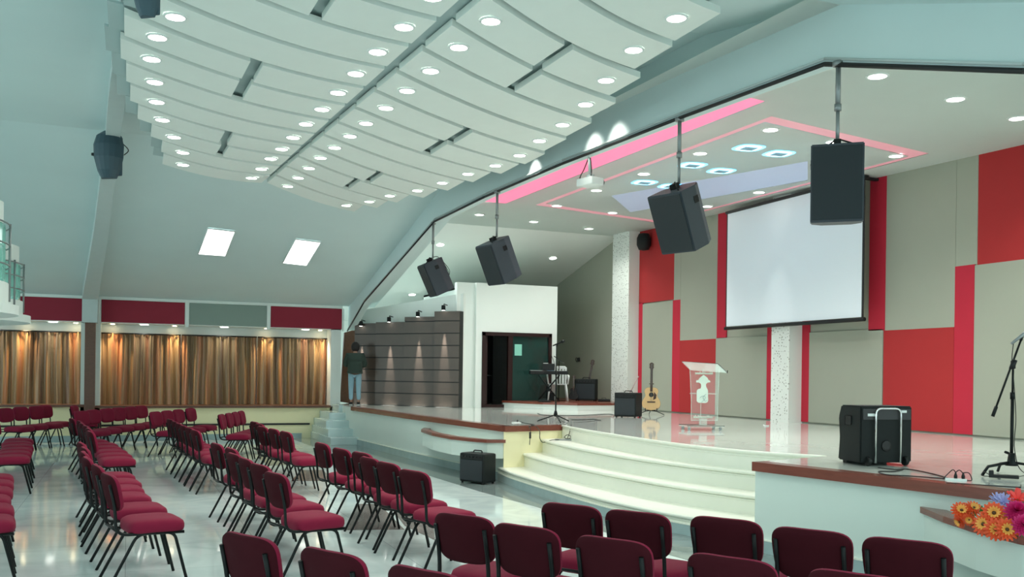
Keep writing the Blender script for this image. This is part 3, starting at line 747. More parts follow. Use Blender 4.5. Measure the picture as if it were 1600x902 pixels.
# spotlights of the dark wall
for i, (px, py) in enumerate(((569, 506), (614, 500), (660, 492), (701, 482))):
    a = onw(px, py); base = Vector((a.x, a.y, a.z)) + wn * (.02 + .035 * i)
    t = thing('wall_spotlight', 'small black spotlight above the dark laminate wall, %s from the left' % ORD[i], 'spotlight', base, 0, 'spotlights of the dark wall')
    bm = B(); mt = Matrix.Translation(wn * .12)
    lathe(bm, [(.045, .06), (.05, .05), (.05, -.06), (.044, -.065)], (0, 0, 0), 14, mtx=mt); obj('lamp_head', bm, M['black'], t)
    bm = B(); tube(bm, [wn * -.06 + Vector((0, 0, .07)), wn * .10 + Vector((0, 0, .09)), wn * .10 + Vector((0, 0, .05))], .012, 6); obj('bracket', bm, M['black'], t)
    bm = B(); lathe(bm, [(.04, -.066), (.038, -.069)], (0, 0, 0), 14, mtx=mt); obj('lens', bm, M['lensdim'], t)
    L = bpy.data.lights.new('beam', 'SPOT'); L.energy = 950; L.color = (1, 1, .95); L.spot_size = math.radians(13); L.spot_blend = .7; L.shadow_soft_size = .012
    lo = bpy.data.objects.new('beam', L); COL.objects.link(lo); lo.parent = t; lo.location = wn * .12 + Vector((0, 0, -.09))
    dirv = (-wn * .035 + Vector((0, 0, -1))).normalized(); lo.rotation_euler = dirv.to_track_quat('-Z', 'Y').to_euler()
# added unseen lamps over the cloud edge, making bright patches on the proscenium
for i, (px, py) in enumerate(((960, 168), (925, 222), (838, 262))):
    p = onx(px, py, 5.42); 
    L = bpy.data.lights.new('added_fascia_lamp', 'SPOT'); L.energy = 26; L.color = (1, .95, .86); L.spot_size = math.radians(75); L.spot_blend = .9; L.shadow_soft_size = .03
    t = thing('added_fascia_lamp', 'unseen added lamp over the right cloud edge washing the beam, %s from the right' % ORD[i], 'lamp', (p.x - .38, p.y, CZ + .22), 0, 'added fascia lamps')
    bm = B(); lathe(bm, [(.03, 0), (.035, .01), (.035, .06), (.02, .07)], (0, 0, 0), 12); obj('lamp_head', bm, M['black'], t)
    bm = B(); tube(bm, [(0, 0, .06), (0, 0, roofz(p.y) - CZ - .2)], .008, 6); obj('stem', bm, M['black'], t)
    lo = bpy.data.objects.new('added_fascia_light', L); COL.objects.link(lo); lo.parent = t; lo.location = (.05, 0, .0); lo.rotation_euler = Vector((.8, 0, -.9)).normalized().to_track_quat('-Z', 'Y').to_euler()

# ================================================================== CURTAINS
def curtain(x0, x1, seed, label, zb=.84, zt=2.56):
    rnd = random.Random(seed); bm = B(); N = int((x1 - x0) / .010); rows = 10
    ph = [rnd.uniform(0, 6.28) for _ in range(6)]; fq = [rnd.uniform(7, 10), rnd.uniform(13, 18), rnd.uniform(3, 5), rnd.uniform(22, 30)]
    g = []
    for j in range(rows + 1):
        v = j / rows; z = zt + (zb - zt) * v; r = []
        for i in range(N + 1):
            x = x0 + (x1 - x0) * i / N
            xs = x + .035 * math.sin(2.2 * x + ph[4]) + .03 * math.sin(1.7 * v + 3.1 * x + ph[5]) * v
            a1 = math.sin(2 * PI * xs / .235 + ph[0] + 1.6 * math.sin(1.9 * xs + ph[2])); a2 = math.sin(2 * PI * xs / .097 + ph[1] + 1.1 * math.sin(4.3 * xs)); a3 = math.sin(2 * PI * xs / .051 + ph[3])
            d = .062 * math.copysign(abs(a1) ** .7, a1) * (.65 + .35 * v) + .026 * a2 * (1 - .55 * v) + .010 * a3 * (1 - v) ** 1.5
            r.append(bm.verts.new((x, WY + .47 + d, z)))
        g.append(r)
    for a, b in zip(g, g[1:]):
        for i in range(N):
            f = bm.faces.new((a[i], a[i + 1], b[i + 1], b[i])); f.smooth = True
    t = thing('curtain', label, 'curtain', (0, 0, 0), 0, 'golden brown satin curtains')
    obj('drape', bm, M['curtain'], t)
    bm = B(); tube(bm, [(x0, WY + .42, zt - .005), (x1, WY + .42, zt - .005)], .018, 8); obj('curtain_rod', bm, M['groove'], t)
curtain(-3.6, -0.98, 3, 'golden brown satin curtain left of the wooden post')
curtain(-0.62, 1.20, 5, 'golden brown satin curtain directly right of the wooden post')
curtain(1.22, 3.02, 8, 'golden brown satin curtain below the green-grey wall panel')
curtain(3.04, 4.80, 11, 'golden brown satin curtain nearest the stage and the standing person')

# ================================================================== CHAIRS
def cushion(bm, w_top, w_bot, h, t, rc, bend, place, mi_front=0, mi_back=0, n=40, crown=.0, p=3.6):
    """rounded-rectangle pad in local (u right, v up, w thickness); place maps to 3-D"""
    def outline(s):
        pts = []
        for i in range(n):
            a = 2 * PI * i / n
            cx = math.copysign(abs(math.cos(a)) ** (2 / p), math.cos(a)); sy = math.copysign(abs(math.sin(a)) ** (2 / p), math.sin(a))
            half = (w_bot + (w_top - w_bot) * (sy + 1) / 2) / 2
            pts.append((cx * (half - (1 - s)), sy * (h / 2 - (1 - s)) + crown * (1 - cx * cx) * (sy > 0)))
        return pts
    rings = []
    for ins, ww in ((.06, -.5), (.025, -.46), (.006, -.33), (0, -.1), (0, .15), (.008, .36), (.03, .48), (.07, .54)):
        rings.append([bm.verts.new(place(u, v, ww * t + bend * (u / (w_top / 2)) ** 2)) for u, v in outline(1 - ins)])
    for k, (a, b) in enumerate(zip(rings, rings[1:])):
        for i in range(n):
            f = bm.faces.new((a[i], a[(i + 1) % n], b[(i + 1) % n], b[i])); f.smooth = True; f.material_index = mi_back if k < 3 else mi_front
    for rg, ww, mi in ((rings[0], -.5, mi_back), (rings[-1], .56, mi_front)):
        # inner ring + centre to follow the bend
        cu = [(v.co.copy()) for v in rg]; cen = bm.verts.new(place(0, 0, ww * t))
        mid = [bm.verts.new((c_ * .5 + cen.co * .5) + (place(0, 0, -.25 * bend) - place(0, 0, 0))) for c_ in cu]
        for i in range(n):
            f = bm.faces.new((rg[i], rg[(i + 1) % n], mid[(i + 1) % n], mid[i])); f.smooth = True; f.material_index = mi
            f = bm.faces.new((mid[i], mid[(i + 1) % n], cen)); f.smooth = True; f.material_index = mi
def make_chair(label, group):
    """local: +X is the way the chair faces, origin on the floor under the seat centre"""
    t = thing('padded_chair', label, 'chair', (0, 0, 0), 0, group)
    bm = B(); cushion(bm, .47, .47, .44, .105, .05, 0, lambda u, v, w: Vector((v + .0, u, .455 + w - .014 * (abs(v) / .21) ** 3)), n=44, p=5.0)
    obj('seat', bm, M['red'], t)
    ang = math.radians(13); bx, bz = -.325, .725
    def pb(u, v, w): return Vector((bx - v * math.sin(ang) + w * math.cos(ang), u, bz + v * math.cos(ang) + w * math.sin(ang)))
    bm = B(); cushion(bm, .46, .42, .30, .066, .06, .03, pb, 0, 1, n=40, p=4.0); o = obj('backrest', bm, [M['red'], M['shell']], t)
    for s in (-1, 1):
        y = s * .185
        # one continuous side rail: post, curve, horizontal rail under the seat
        bm = B(); path = round_path([(-.362, y, .80), (-.320, y, .61), (-.315, y * 1.03, .405), (.20, y * 1.08, .395)], .09, 5)
        tube(bm, path, .0125, 8); obj('side_rail', bm, M['black'], t)
        bm = B(); tube(bm, round_path([(.02, y * 1.0, .400), (.125, y * 1.08, .393), (.225, y * 1.12, 0.0)], .07, 5), .0125, 8); obj('leg', bm, M['black'], t)
        bm = B(); tube(bm, round_path([(-.04, y * .95, .400), (-.155, y * .98, .393), (-.36, y * 1.05, 0.0)], .06, 4), .0125, 8); obj('leg', bm, M['black'], t)
    bm = B(); tube(bm, [(-.312, -.19, .44), (-.312, .19, .44)], .010, 6); obj('cross_bar', bm, M['black'], t)
    for x_ in (.12, -.12):
        bm = B(); tube(bm, [(x_, -.19, .392), (x_, .19, .392)], .010, 6); obj('cross_bar', bm, M['black'], t)
    return t
chair0 = None
def chair(bx, by, face, label, group):
    """bx, by = top centre of the backrest"""
    global chair0
    f = math.radians(face); loc = Vector((bx + .345 * math.cos(f), by + .345 * math.sin(f), 0))
    if chair0 is None: chair0 = make_chair(label, group); chair0.location = loc; chair0.rotation_euler = (0, 0, f)
    else: dup(chair0, loc, f, label, group)
def rowpts(pts, face, where, group, frm, jit=1.2):
    n = len(pts)
    for i, p in enumerate(pts):
        chair(p[0], p[1], (face[i] if isinstance(face, (list, tuple)) else face) + random.uniform(-jit, jit), 'dark red chair, %s from %s end, %s' % (ORD[i], frm, where), group)
def line(a, b, n): return [(a[0] + (b[0] - a[0]) * i / (n - 1), a[1] + (b[1] - a[1]) * i / (n - 1)) for i in range(n)]
# front row
rowpts([(2.62, 5.34), (2.87, 4.93), (3.24, 4.54), (3.46, 4.06), (3.72, 3.64)], 33, 'front row of the angled near block', 'chairs of the near angled block', 'far')
rowpts([(1.82, 5.14), (2.01, 4.66), (2.28, 4.16), (2.57, 3.56), (2.88, 3.08)], 31, 'second row of the angled near block', 'chairs of the near angled block', 'far')
rowpts([(.56, 4.84), (.87, 4.29), (1.16, 3.76)], 29, 'third row of the angled near block', 'chairs of the near angled block', 'far')
rowpts([(2.08, 10.8), (2.13, 9.98), (2.23, 9.45), (2.17, 8.87), (2.21, 8.33), (2.24, 7.6)][::-1], [15, 13, 10, 11, 8, 7], 'front row of the middle block', 'chairs of the middle block', 'near', 2.5)
rowpts([(.93, 11.0), (1.02, 10.3), (.98, 9.62), (1.03, 9.07), (1.08, 8.45), (1.11, 7.73)][::-1], [14, 11, 9, 8, 8, 10], 'second row of the middle block', 'chairs of the middle block', 'near', 2)
rowpts([(-.48, 11.45), (-.42, 10.75), (-.40, 10.15), (-.35, 9.52), (-.24, 8.74), (-.14, 8.0)][::-1], [13, 9, 7, 7, 8, 8], 'third row of the middle block', 'chairs of the middle block', 'near', 1.5)
rowpts([(-1.72, 11.6), (-1.66, 11.0), (-1.6, 10.35), (-1.55, 9.7), (-1.46, 9.05), (-1.38, 8.35)][::-1], 7, 'last row of the middle block', 'chairs of the middle block', 'near', 1)
rowpts([(2.0, 12.95), (1.93, 13.6), (1.85, 14.2), (1.9, 14.9), (1.9, 15.5)], 9, 'front row of the far block', 'chairs of the far block', 'near', 2)
rowpts([(.86, 13.5), (.82, 14.1), (.77, 14.65), (.73, 15.2), (.70, 15.8), (.66, 16.5)], 8, 'second row of the far block', 'chairs of the far block', 'near', 1.5)
rowpts([(-.46, 13.5), (-.50, 14.15), (-.56, 14.8), (-.64, 15.5), (-.70, 16.15), (-.85, 16.95)], 9, 'third row of the far block', 'chairs of the far block', 'near', 1.5)
rowpts([(-1.78, 14.15), (-1.82, 14.8), (-1.86, 15.45), (-1.9, 16.1), (-1.98, 16.8), (-2.02, 17.5)], 7, 'last row of the far block', 'chairs of the far block', 'near', 1)
rowpts([(1.62, 18.2), (1.80, 18.7), (1.97, 19.2), (2.14, 19.7)], -18, 'front row of the angled block by the curtains', 'chairs of the block by the curtains', 'near', 1)
rowpts([(.49, 19.45), (.72, 19.95), (.96, 20.5), (1.24, 21.2)], -30, 'second row of the angled block by the curtains', 'chairs of the block by the curtains', 'near', 2)
rowpts([(-.85, 19.9), (-.66, 20.45), (-.42, 21.1), (-.20, 21.6), (.04, 22.1), (.27, 22.75)], -34, 'third row of the angled block by the curtains', 'chairs of the block by the curtains', 'near', 2)
rowpts([(-2.32, 21.4), (-2.1, 22.0), (-1.85, 22.5), (-1.72, 23.1)], -32, 'fourth row of the angled block by the curtains', 'chairs of the block by the curtains', 'near', 2)
chair(-1.12, 22.9, -15, 'dark red padded chair alone in front of the wooden post', 'chairs of the block by the curtains')

# ================================================================== HANGING SPEAKERS
def cab(bm, w_, d_, h_, front=.0):
    """trapezoid cabinet: front at +X, origin at top centre"""
    pl = [(d_ * .5, -w_ * .5), (d_ * .5, w_ * .5), (-d_ * .1, w_ * .5), (-d_ * .5, w_ * .30), (-d_ * .5, -w_ * .30), (-d_ * .1, -w_ * .5)]
    prism(bm, pl, -h_, 0)
    bmesh.ops.bevel(bm, geom=bm.edges[:], offset=.008, segments=2, affect='EDGES')
def hang_speaker(top, pole_top, yaw, pitch, w_, d_, h_, label, cables=False, off=.18):
    t = thing('hanging_speaker', label, 'loudspeaker', top, 0, 'loudspeakers hanging from the proscenium')
    R_m = Matrix.Rotation(math.radians(yaw), 4, 'Z') @ Matrix.Rotation(math.radians(pitch), 4, 'Y') @ Matrix.Translation((d_ * off, 0, -.03))
    bm = B(); cab(bm, w_, d_, h_); bm.transform(R_m); c = obj('cabinet', bm, M['cabblue'], t)
    bm = B(); box(bm, d_ * .5 - .002, d_ * .5 + .012, -w_ * .47, w_ * .47, -h_ * .97, -h_ * .03, .004, R_m); obj('grille', bm, M['grille'], t)
    for s in (-1, 1):
        bm = B(); box(bm, -.05, .03, s * (w_ * .5) - .004, s * (w_ * .5) + .004, -h_ * .28, -h_ * .16, .003, R_m); box(bm, -.055, .035, s * (w_ * .5) - .006, s * (w_ * .5) + .006, -h_ * .225, -h_ * .215, 0, R_m)
        obj('handle', bm, M['plastic'], t)
    bm = B(); tube(bm, [R_m @ Vector((-d_ * .3, -w_ * .3, .0)), R_m @ Vector((-d_ * .05, 0, .07)), R_m @ Vector((d_ * .3, w_ * .3, 0))], .008, 6)
    box(bm, -.05, .05, -.03, .03, -.02, .05, .004, R_m @ Matrix.Translation((0, 0, .01))); obj('bracket', bm, M['black'], t)
    rel = Vector(pole_top) - Vector(top)
    bm = B(); tube(bm, [(0, 0, .0), rel * .45], .016, 8); tube(bm, [rel * .45, rel], .022, 8); lathe(bm, [(.03, -.03), (.03, .03)], rel * .45, 10); lathe(bm, [(.05, -.02), (.05, .02)], rel, 10)
    obj('pole', bm, M['steel'], t)
    if cables:
        bm = B()
        for k in range(3):
            a = R_m @ Vector((-d_ * .5, -w_ * .1, -.0)); b = R_m @ Vector((-d_ * .5 - .05 - .03 * k, -w_ * .15, -h_ * .45)); e = R_m @ Vector((-d_ * .5 - .01, -w_ * .1, -h_ * (.75 + .06 * k)))
            tube(bm, smooth_path([(0, 0, .02), a, b, R_m @ Vector((-d_ * .5 - .02, -w_ * .05, -h_ * .66)), e], 5), .006, 5)
        obj('cable', bm, M['groove'], t)
    return t
def plumb(px, py, x, py2):
    a = onx(px, py, x); b = Vector((a.x, a.y, a.z - (py2 - py) / FPX * (a - EYEP).dot(_fwd))); return tuple(b), tuple(a)
b_, a_ = plumb(677, 349, 5.31, 404); hang_speaker(b_, a_, 182, 25, .40, .42, .64, 'black loudspeaker hanging tilted with loose cables, farthest along the arch', True)
b_, a_ = plumb(777, 300, 5.36, 371); hang_speaker(b_, a_, 196, 25, .42, .46, .66, 'dark loudspeaker hanging tilted, second from the far end of the arch')
b_, a_ = plumb(1062, 187, 5.52, 288); hang_speaker(b_, a_, 199, 24, .46, .44, .66, 'large dark loudspeaker hanging tilted, left of the projection screen')
b_, a_ = plumb(1310, 100, 5.66, 224); hang_speaker(b_, a_, 229, 5, .43, .40, .66, 'black loudspeaker hanging upright, nearest, overlapping the screen corner', off=.02)

# projector
p = onx(922, 285, 5.6); q = onx(921, 246, 5.47)
t = thing('projector', 'small white projector hanging on a pole with loose cables from the arch', 'projector', p)
bm = B(); mt = Matrix.Rotation(math.radians(-75), 4, 'Z'); box(bm, -.15, .15, -.11, .11, -.05, .05, .015, mt); obj('projector_body', bm, M['whiteplastic'], t)
bm = B(); lathe(bm, [(.035, 0), (.035, .03)], (0, 0, 0), 16, mtx=mt @ Matrix.Translation((.09, .115, 0)) @ Matrix.Rotation(-PI / 2, 4, 'X')); obj('projector_lens', bm, M['plastic'], t)
rel = q - p
bm = B(); tube(bm, [rel * .35, rel], .020, 8); tube(bm, [(0, 0, .04), rel * .36], .012, 8); box(bm, -.04, .04, -.04, .04, .05, .10, .005); obj('pole', bm, M['beam'], t)
bm = B(); tube(bm, smooth_path([rel * .98 + Vector((0, .03, 0)), rel * .6 + Vector((-.02, .12, 0)), Vector((-.03, .24, .10)), Vector((-.03, .2, -.02)), Vector((-.02, .1, .03)), Vector((0, .02, .10))], 6), .008, 6)
tube(bm, smooth_path([rel * .95 + Vector((0, -.03, 0)), rel * .5 + Vector((0, -.05, 0)), Vector((0, -.03, .08))], 6), .006, 6); obj('cable', bm, M['groove'], t)

# ================================================================== SATELLITE SPEAKERS AT THE LEFT
def sat(c, sc_, yaw, label, pole_to):
    t = thing('suspended_speaker', label, 'loudspeaker', c, 0, 'slate speakers hanging over the seats')
    pr_ = [(0.0, .46), (.10, .45), (.21, .36), (.26, .18), (.25, -.05), (.19, -.28), (.12, -.42), (0.0, -.46)]
    bm = B(); Rm = Matrix.Rotation(math.radians(yaw), 4, 'Z'); n = 10; g = []
    for (d_, z) in pr_[1:-1]:
        ring = []
        for k in range(n):
            a = -PI / 2 + PI * k / (n - 1); ring.append(bm.verts.new(Rm @ Vector((-.12 + d_ * 1.15 * math.cos(a), (d_ * .95 + .03) * math.sin(a), z)) * sc_))
        g.append(ring)
    for a, b in zip(g, g[1:]):
        for k in range(n - 1): bm.faces.new((a[k], a[k + 1], b[k + 1], b[k]))
        bm.faces.new((a[-1], a[0], b[0], b[-1]))
    bm.faces.new(g[0]); bm.faces.new(g[-1][::-1])
    obj('cabinet', bm, M['tealspeaker'], t)
    bm = B(); box(bm, -.19, -.125, -.22, .22, -.36, .36, .03, Matrix.Scale(sc_, 4) @ Rm); obj('grille', bm, M['tealspeaker'], t)
    bm = B(); box(bm, -.02, .06, -.26, -.22, -.02, .03, .005, Matrix.Scale(sc_, 4) @ Rm); obj('handle', bm, M['plastic'], t)
    r = Vector(pole_to) - Vector(c); bm = B(); tube(bm, [(0, 0, .40 * sc_), r], .022, 8); obj('pole', bm, M['steel'], t)
    bm = B(); tube(bm, smooth_path([r + Vector((.12, 0, .1)), r + Vector((.12, 0, -.12)), r * .72 + Vector((0, 0, .0)), Vector((0, 0, .42 * sc_))], 5), .009, 5)
    tube(bm, smooth_path([Vector((.2, -.02, .2)), Vector((.30, 0, .1)), Vector((.24, 0, .02))], 5), .007, 5); obj('cable', bm, M['groove'], t)
c = ony(166, 242, 14.9); sat(c, .80, 240, 'slate grey loudspeaker hanging from the white beam over the left seats', (c.x, 14.9, roofz(14.9) - .16))
c = ony(226, -10, 7.0); sat(c, .37, 235, 'slate grey loudspeaker cut by the top edge of the picture, upper left', (c.x - .28, 7.0, roofz(7.0)))

# ================================================================== BALCONY AT THE LEFT
def balcony(px_edge, Yc, zb, zf, zt, zcap, nm, Rr, label):
    e = ony(px_edge, 500, Yc); cx = e.x - Rr
    t = thing('balcony', label, 'balcony', (0, 0, 0), 0, 'curved balcony parts')
    def arc(r, a0, a1, n=20): return [(cx + r * math.cos(a0 + (a1 - a0) * i / n), Yc + r * math.sin(a0 + (a1 - a0) * i / n)) for i in range(n + 1)]
    a0, a1 = -1.35, 1.1
    def ring(bm, r0, r1, z0, z1, a0=a0, a1=a1):
        o_ = arc(r1, a0, a1); i_ = arc(r0, a0, a1)
        for k in range(20): prism(bm, [i_[k], o_[k], o_[k + 1], i_[k + 1]], z0, z1)
    bm = B(); ring(bm, Rr - .08, Rr, zb, zf); ring(bm, Rr - 1.6, Rr + .10, zb - .10, zb); obj('parapet', bm, M['white'], t); bm = B(); ring(bm, Rr - .08, Rr - .03, zcap - .0, zcap + .22, a0, -.1); obj('coping', bm, M['white'], t)
    bm = B(); ring(bm, Rr - .05, Rr - .035, zf + .04, zt); obj('pane', bm, M['balcglass'], t)
    for a in (-1.2, -.75, -.32, .1, .55, 1.0):
        x, y = cx + (Rr + .005) * math.cos(a), Yc + (Rr + .005) * math.sin(a)
        bm = B(); tube(bm, [(x, y, zb + .05), (x, y, zt + .03)], .014, 6); obj('post', bm, M['steel'], t)
    bm = B()
    for f in (.3, .65, 1.0): tube(bm, [(x, y, zf + (zt - zf) * f) for x, y in arc(Rr + .01, a0, a1)], .009, 6)
    obj('rail', bm, M['steel'], t)
balcony(35, 14.5, 2.42, 2.62, 3.12, 3.14, 'far', 1.3, 'curved white balcony end with green glass railing, the farther lower one')
balcony(12, 11.2, 2.36, 2.60, 3.22, 3.22, 'near', 1.3, 'curved white balcony end with green glass railing, at the left frame edge')

# ================================================================== SCREEN
XS = BX - .42
ys0, ys1 = onx(1350, 400, XS).y, onx(1135, 400, XS).y
zt0 = onx(1135, 333, XS).z; zb0 = onx(1135, 512, XS).z
t = thing('projection_screen', 'large white roll-down projection screen with black edges on the stage wall', 'projection screen', (XS, (ys0 + ys1) / 2, 0))
ym = (ys1 - ys0) / 2
bm = B(); box(bm, 0, .004, -ym + .03, ym - .03, zb0 + .02, zt0 - .03); obj('fabric', bm, M['screen'], t)
bm = B(); box(bm, -.002, .008, -ym, -ym + .04, zb0, zt0); box(bm, -.002, .008, ym - .03, ym, zb0, zt0); obj('side_border', bm, M['groove'], t)
bm = B(); tube(bm, [(0, -ym - .03, zb0 - .02), (0, ym + .01, zb0 - .02)], .035, 10); obj('bottom_bar', bm, M['plastic'], t)
bm = B(); box(bm, -.03, .05, -ym - .04, ym + .02, zt0 - .03, zt0 + .025, .01); box(bm, .06, .40, -ym + .1, -ym + .16, zt0 - .01, zt0 + .03); box(bm, .06, .40, ym - .16, ym - .1, zt0 - .01, zt0 + .03); obj('housing', bm, M['groove'], t)
# wall speaker
c = onx(1006, 378, BX - .2)
t = thing('wall_speaker', 'small round-backed dark speaker high on the stage wall above the red panel', 'loudspeaker', c)
bm = B(); lathe(bm, [(.02, .21), (.12, .19), (.17, .08), (.17, -.08), (.12, -.19), (.02, -.21)], (0, 0, 0), 16); obj('cabinet', bm, M['cabinet'], t)
bm = B(); box(bm, .0, .22, -.03, .03, -.03, .03, .005); box(bm, -.05, .05, .12, .2, .12, .18, .005); obj('bracket', bm, M['steel'], t)

# ================================================================== PLANTERS + FLOWERS
def planter(ptsz, zc, zb, wall_pts, label):
    """ptsz front curve in plan"""
    t = thing('planter_box', label, 'planter', (0, 0, 0), 0, 'wall planters of the stage front')
    poly = ptsz + wall_pts; cx = sum(p[0] for p in poly) / len(poly); cy = sum(p[1] for p in poly) / len(poly)
    bm = B(); g0 = poly; low = [(p[0] + (w_[0] - p[0]) * .30 if i < len(ptsz) else p[0], p[1]) for i, (p, w_) in enumerate(zip(poly, [(5.6, 0)] * 99))]
    a = [bm.verts.new((x, y, zb)) for x, y in g0]; b = [bm.verts.new((x, y, zc - .05)) for x, y in g0]; n = len(g0)
    bm.faces.new(a[::-1]); bm.faces.new(b)
    for i in range(n): bm.faces.new((a[i], a[(i + 1) % n], b[(i + 1) % n], b[i]))
    obj('box', bm, M['frontwall'], t)
    bm = B(); edge_strip(bm, ptsz, .03, zc - .05, zc, .12) if True else None
    obj('wood_rim', bm, M['nosing'], t)
    return t
ZC = .66
lf = [(5.24, 16.9), (5.03, 16.4), (4.92, 15.4), (4.94, 14.5), (5.10, 13.95), (5.25, 13.65), (5.53, 13.58)][::-1]
planter(lf, ZC, .36, [], 'empty curved planter box with red wood rim on the left stage front')
rf = [(6.02, 5.70), (5.78, 5.25), (5.62, 4.85), (5.52, 4.4), (5.52, 3.9), (5.7, 3.3), (6.38, 3.1)][::-1]
planter(rf, ZC, .34, [], 'curved planter shelf with red wood rim holding the artificial flowers')
def petals(bm, n, r0, r1, wd_, lift, z, mi, ph=0):
    for k in range(n):
        a = ph + 2 * PI * k / n; d = Vector((math.cos(a), math.sin(a), 0)); s_ = Vector((-d.y, d.x, 0)); up = Vector((0, 0, 1))
        p0 = d * r0 + up * z; p1 = d * (r0 + (r1 - r0) * .55) + up * (z + lift * .7); p2 = d * r1 + up * (z + lift)
        vs = [bm.verts.new(p0 - s_ * wd_ * .3), bm.verts.new(p0 + s_ * wd_ * .3), bm.verts.new(p1 + s_ * wd_ * .55), bm.verts.new(p1 - s_ * wd_ * .55), bm.verts.new(p2 + s_ * wd_ * .22), bm.verts.new(p2 - s_ * wd_ * .22)]
        for q in ((0, 1, 2, 3), (3, 2, 4, 5)):
            f = bm.faces.new([vs[i] for i in q]); f.material_index = mi; f.smooth = True
def flower(name, loc, R, tilt, az, kind, label, group):
    t = thing(name, label, 'artificial flower', loc, 0, group); t.rotation_euler = (0, 0, 0)
    Mx = Matrix.Rotation(az, 4, 'Z') @ Matrix.Rotation(tilt, 4, 'Y')
    bm = B()
    if kind == 'gerbera':
        petals(bm, 16, R * .12, R, R * .30, R * .10, 0, 0); petals(bm, 14, R * .10, R * .80, R * .26, R * .28, .004, 0, .2); petals(bm, 12, R * .08, R * .52, R * .20, R * .36, .010, 1, .1)
        ms = [M['orange'], M['yellowpetal']]
    elif kind == 'mum':
        for j in range(7): petals(bm, 16, R * .05, R * (1 - j * .12), R * .22, R * (.1 + .14 * j), .006 * j, 0, j * .21)
        ms = [M['magenta']]
    elif kind == 'lily':
        petals(bm, 6, R * .05, R * 1.1, R * .5, R * .55, 0, 0); petals(bm, 5, R * .05, R * .8, R * .4, R * .8, 0, 0, .4); ms = [M['coral']]
    else:
        petals(bm, 9, R * .05, R, R * .22, R * .3, 0, 0); petals(bm, 9, R * .05, R * .85, R * .2, R * .6, .01, 0, .35); petals(bm, 7, R * .05, R * .6, R * .2, R * .8, .01, 0, .7); ms = [M['lavender']]
    bm.transform(Mx); o = obj('petals', bm, ms, t, fix=False)
    if kind == 'gerbera':
        bm = B(); lathe(bm, [(R * .16, .0), (R * .17, R * .2), (R * .08, R * .30)], (0, 0, 0), 10); bm.transform(Mx); obj('heart', bm, M['flowercore'], t)
    bm = B(); st = Mx @ Vector((0, 0, 0)); tgt = Vector((5.8, loc[1] + .02, .62)) - Vector(loc)
    tube(bm, smooth_path([(0, 0, 0), Mx @ Vector((0, 0, -R * .8)), tgt], 5), .004, 5)
    for s_ in (-1, 1):
        b_ = tgt * .5; d = Vector((.3 * s_, s_, .6)).normalized() * .09; u = Vector((0, 0, 1)).cross(d).normalized() * .018
        vs = [bm.verts.new(b_), bm.verts.new(b_ + d * .5 + u), bm.verts.new(b_ + d), bm.verts.new(b_ + d * .5 - u)]; bm.faces.new(vs)
    obj('stem', bm, M['leaf'], t, fix=False)
def fl(px, py, X, R, kind, label, az=PI - .3, tilt=1.1, group='artificial flowers in the planter'):
    p = onx(px, py, X - .24); flower('artificial_flower', p, R, tilt, az, kind, label, group)
fl(1502, 799, 5.86, .075, 'gerbera', 'orange artificial gerbera farthest left in the bunch', az=PI + .9, tilt=.9)
fl(1521, 795, 5.92, .065, 'gerbera', 'orange artificial gerbera second from left, upright', az=PI + 1.2, tilt=.8)
fl(1500, 815, 5.82, .055, 'gerbera', 'drooping orange artificial flower below the leftmost one', az=PI - .2, tilt=2.0)
fl(1515, 812, 5.84, .05, 'gerbera', 'small orange artificial flower hanging at the shelf edge', az=PI + .5, tilt=1.7)
fl(1553, 803, 5.80, .085, 'gerbera', 'large orange artificial gerbera in the middle of the bunch', az=PI + .7, tilt=1.1)
fl(1538, 820, 5.74, .085, 'gerbera', 'orange artificial gerbera low, left of the lowest one', az=PI + .2, tilt=1.3)
fl(1556, 828, 5.70, .08, 'gerbera', 'orange artificial gerbera lowest in the bunch', az=PI + .7, tilt=1.3)
fl(1573, 828, 5.70, .08, 'gerbera', 'orange artificial gerbera low on the right', az=PI + .9, tilt=1.3)
fl(1573, 812, 5.84, .07, 'gerbera', 'deep orange artificial flower behind the lowest ones', az=PI + .6, tilt=1.0)
fl(1568, 787, 5.92, .07, 'lav', 'lavender artificial flower, the right one', az=PI + .8, tilt=.9)
fl(1558, 784, 5.98, .06, 'lav', 'pale lavender artificial flower, upper left one', az=PI + .8, tilt=.6)
fl(1588, 801, 5.85, .085, 'mum', 'magenta artificial chrysanthemum, the upper one', az=PI + .8, tilt=1.1)
fl(1600, 822, 5.74, .08, 'mum', 'magenta artificial chrysanthemum at the right frame edge', az=PI + .8, tilt=1.2)
fl(1590, 781, 5.98, .07, 'lily', 'coral red artificial lily at the top of the bunch', az=PI + .8, tilt=.7)
bm = B()
for k in range(7):
    b_ = onx(1532 + random.uniform(-6, 8), 812 + random.uniform(-4, 6), 5.66); d = Vector((random.uniform(-.6, .1), random.uniform(-1, 1), random.uniform(-.3, 1))).normalized() * .11; u = Vector((.3, .3, 1)).cross(d).normalized() * .022
    vs = [bm.verts.new(b_), bm.verts.new(b_ + d * .5 + u), bm.verts.new(b_ + d), bm.verts.new(b_ + d * .5 - u)]; bm.faces.new(vs)
tag(obj('leaf_sprig', bm, M['leaf'], fix=False), 'green artificial leaves between the orange flowers', 'leaves')

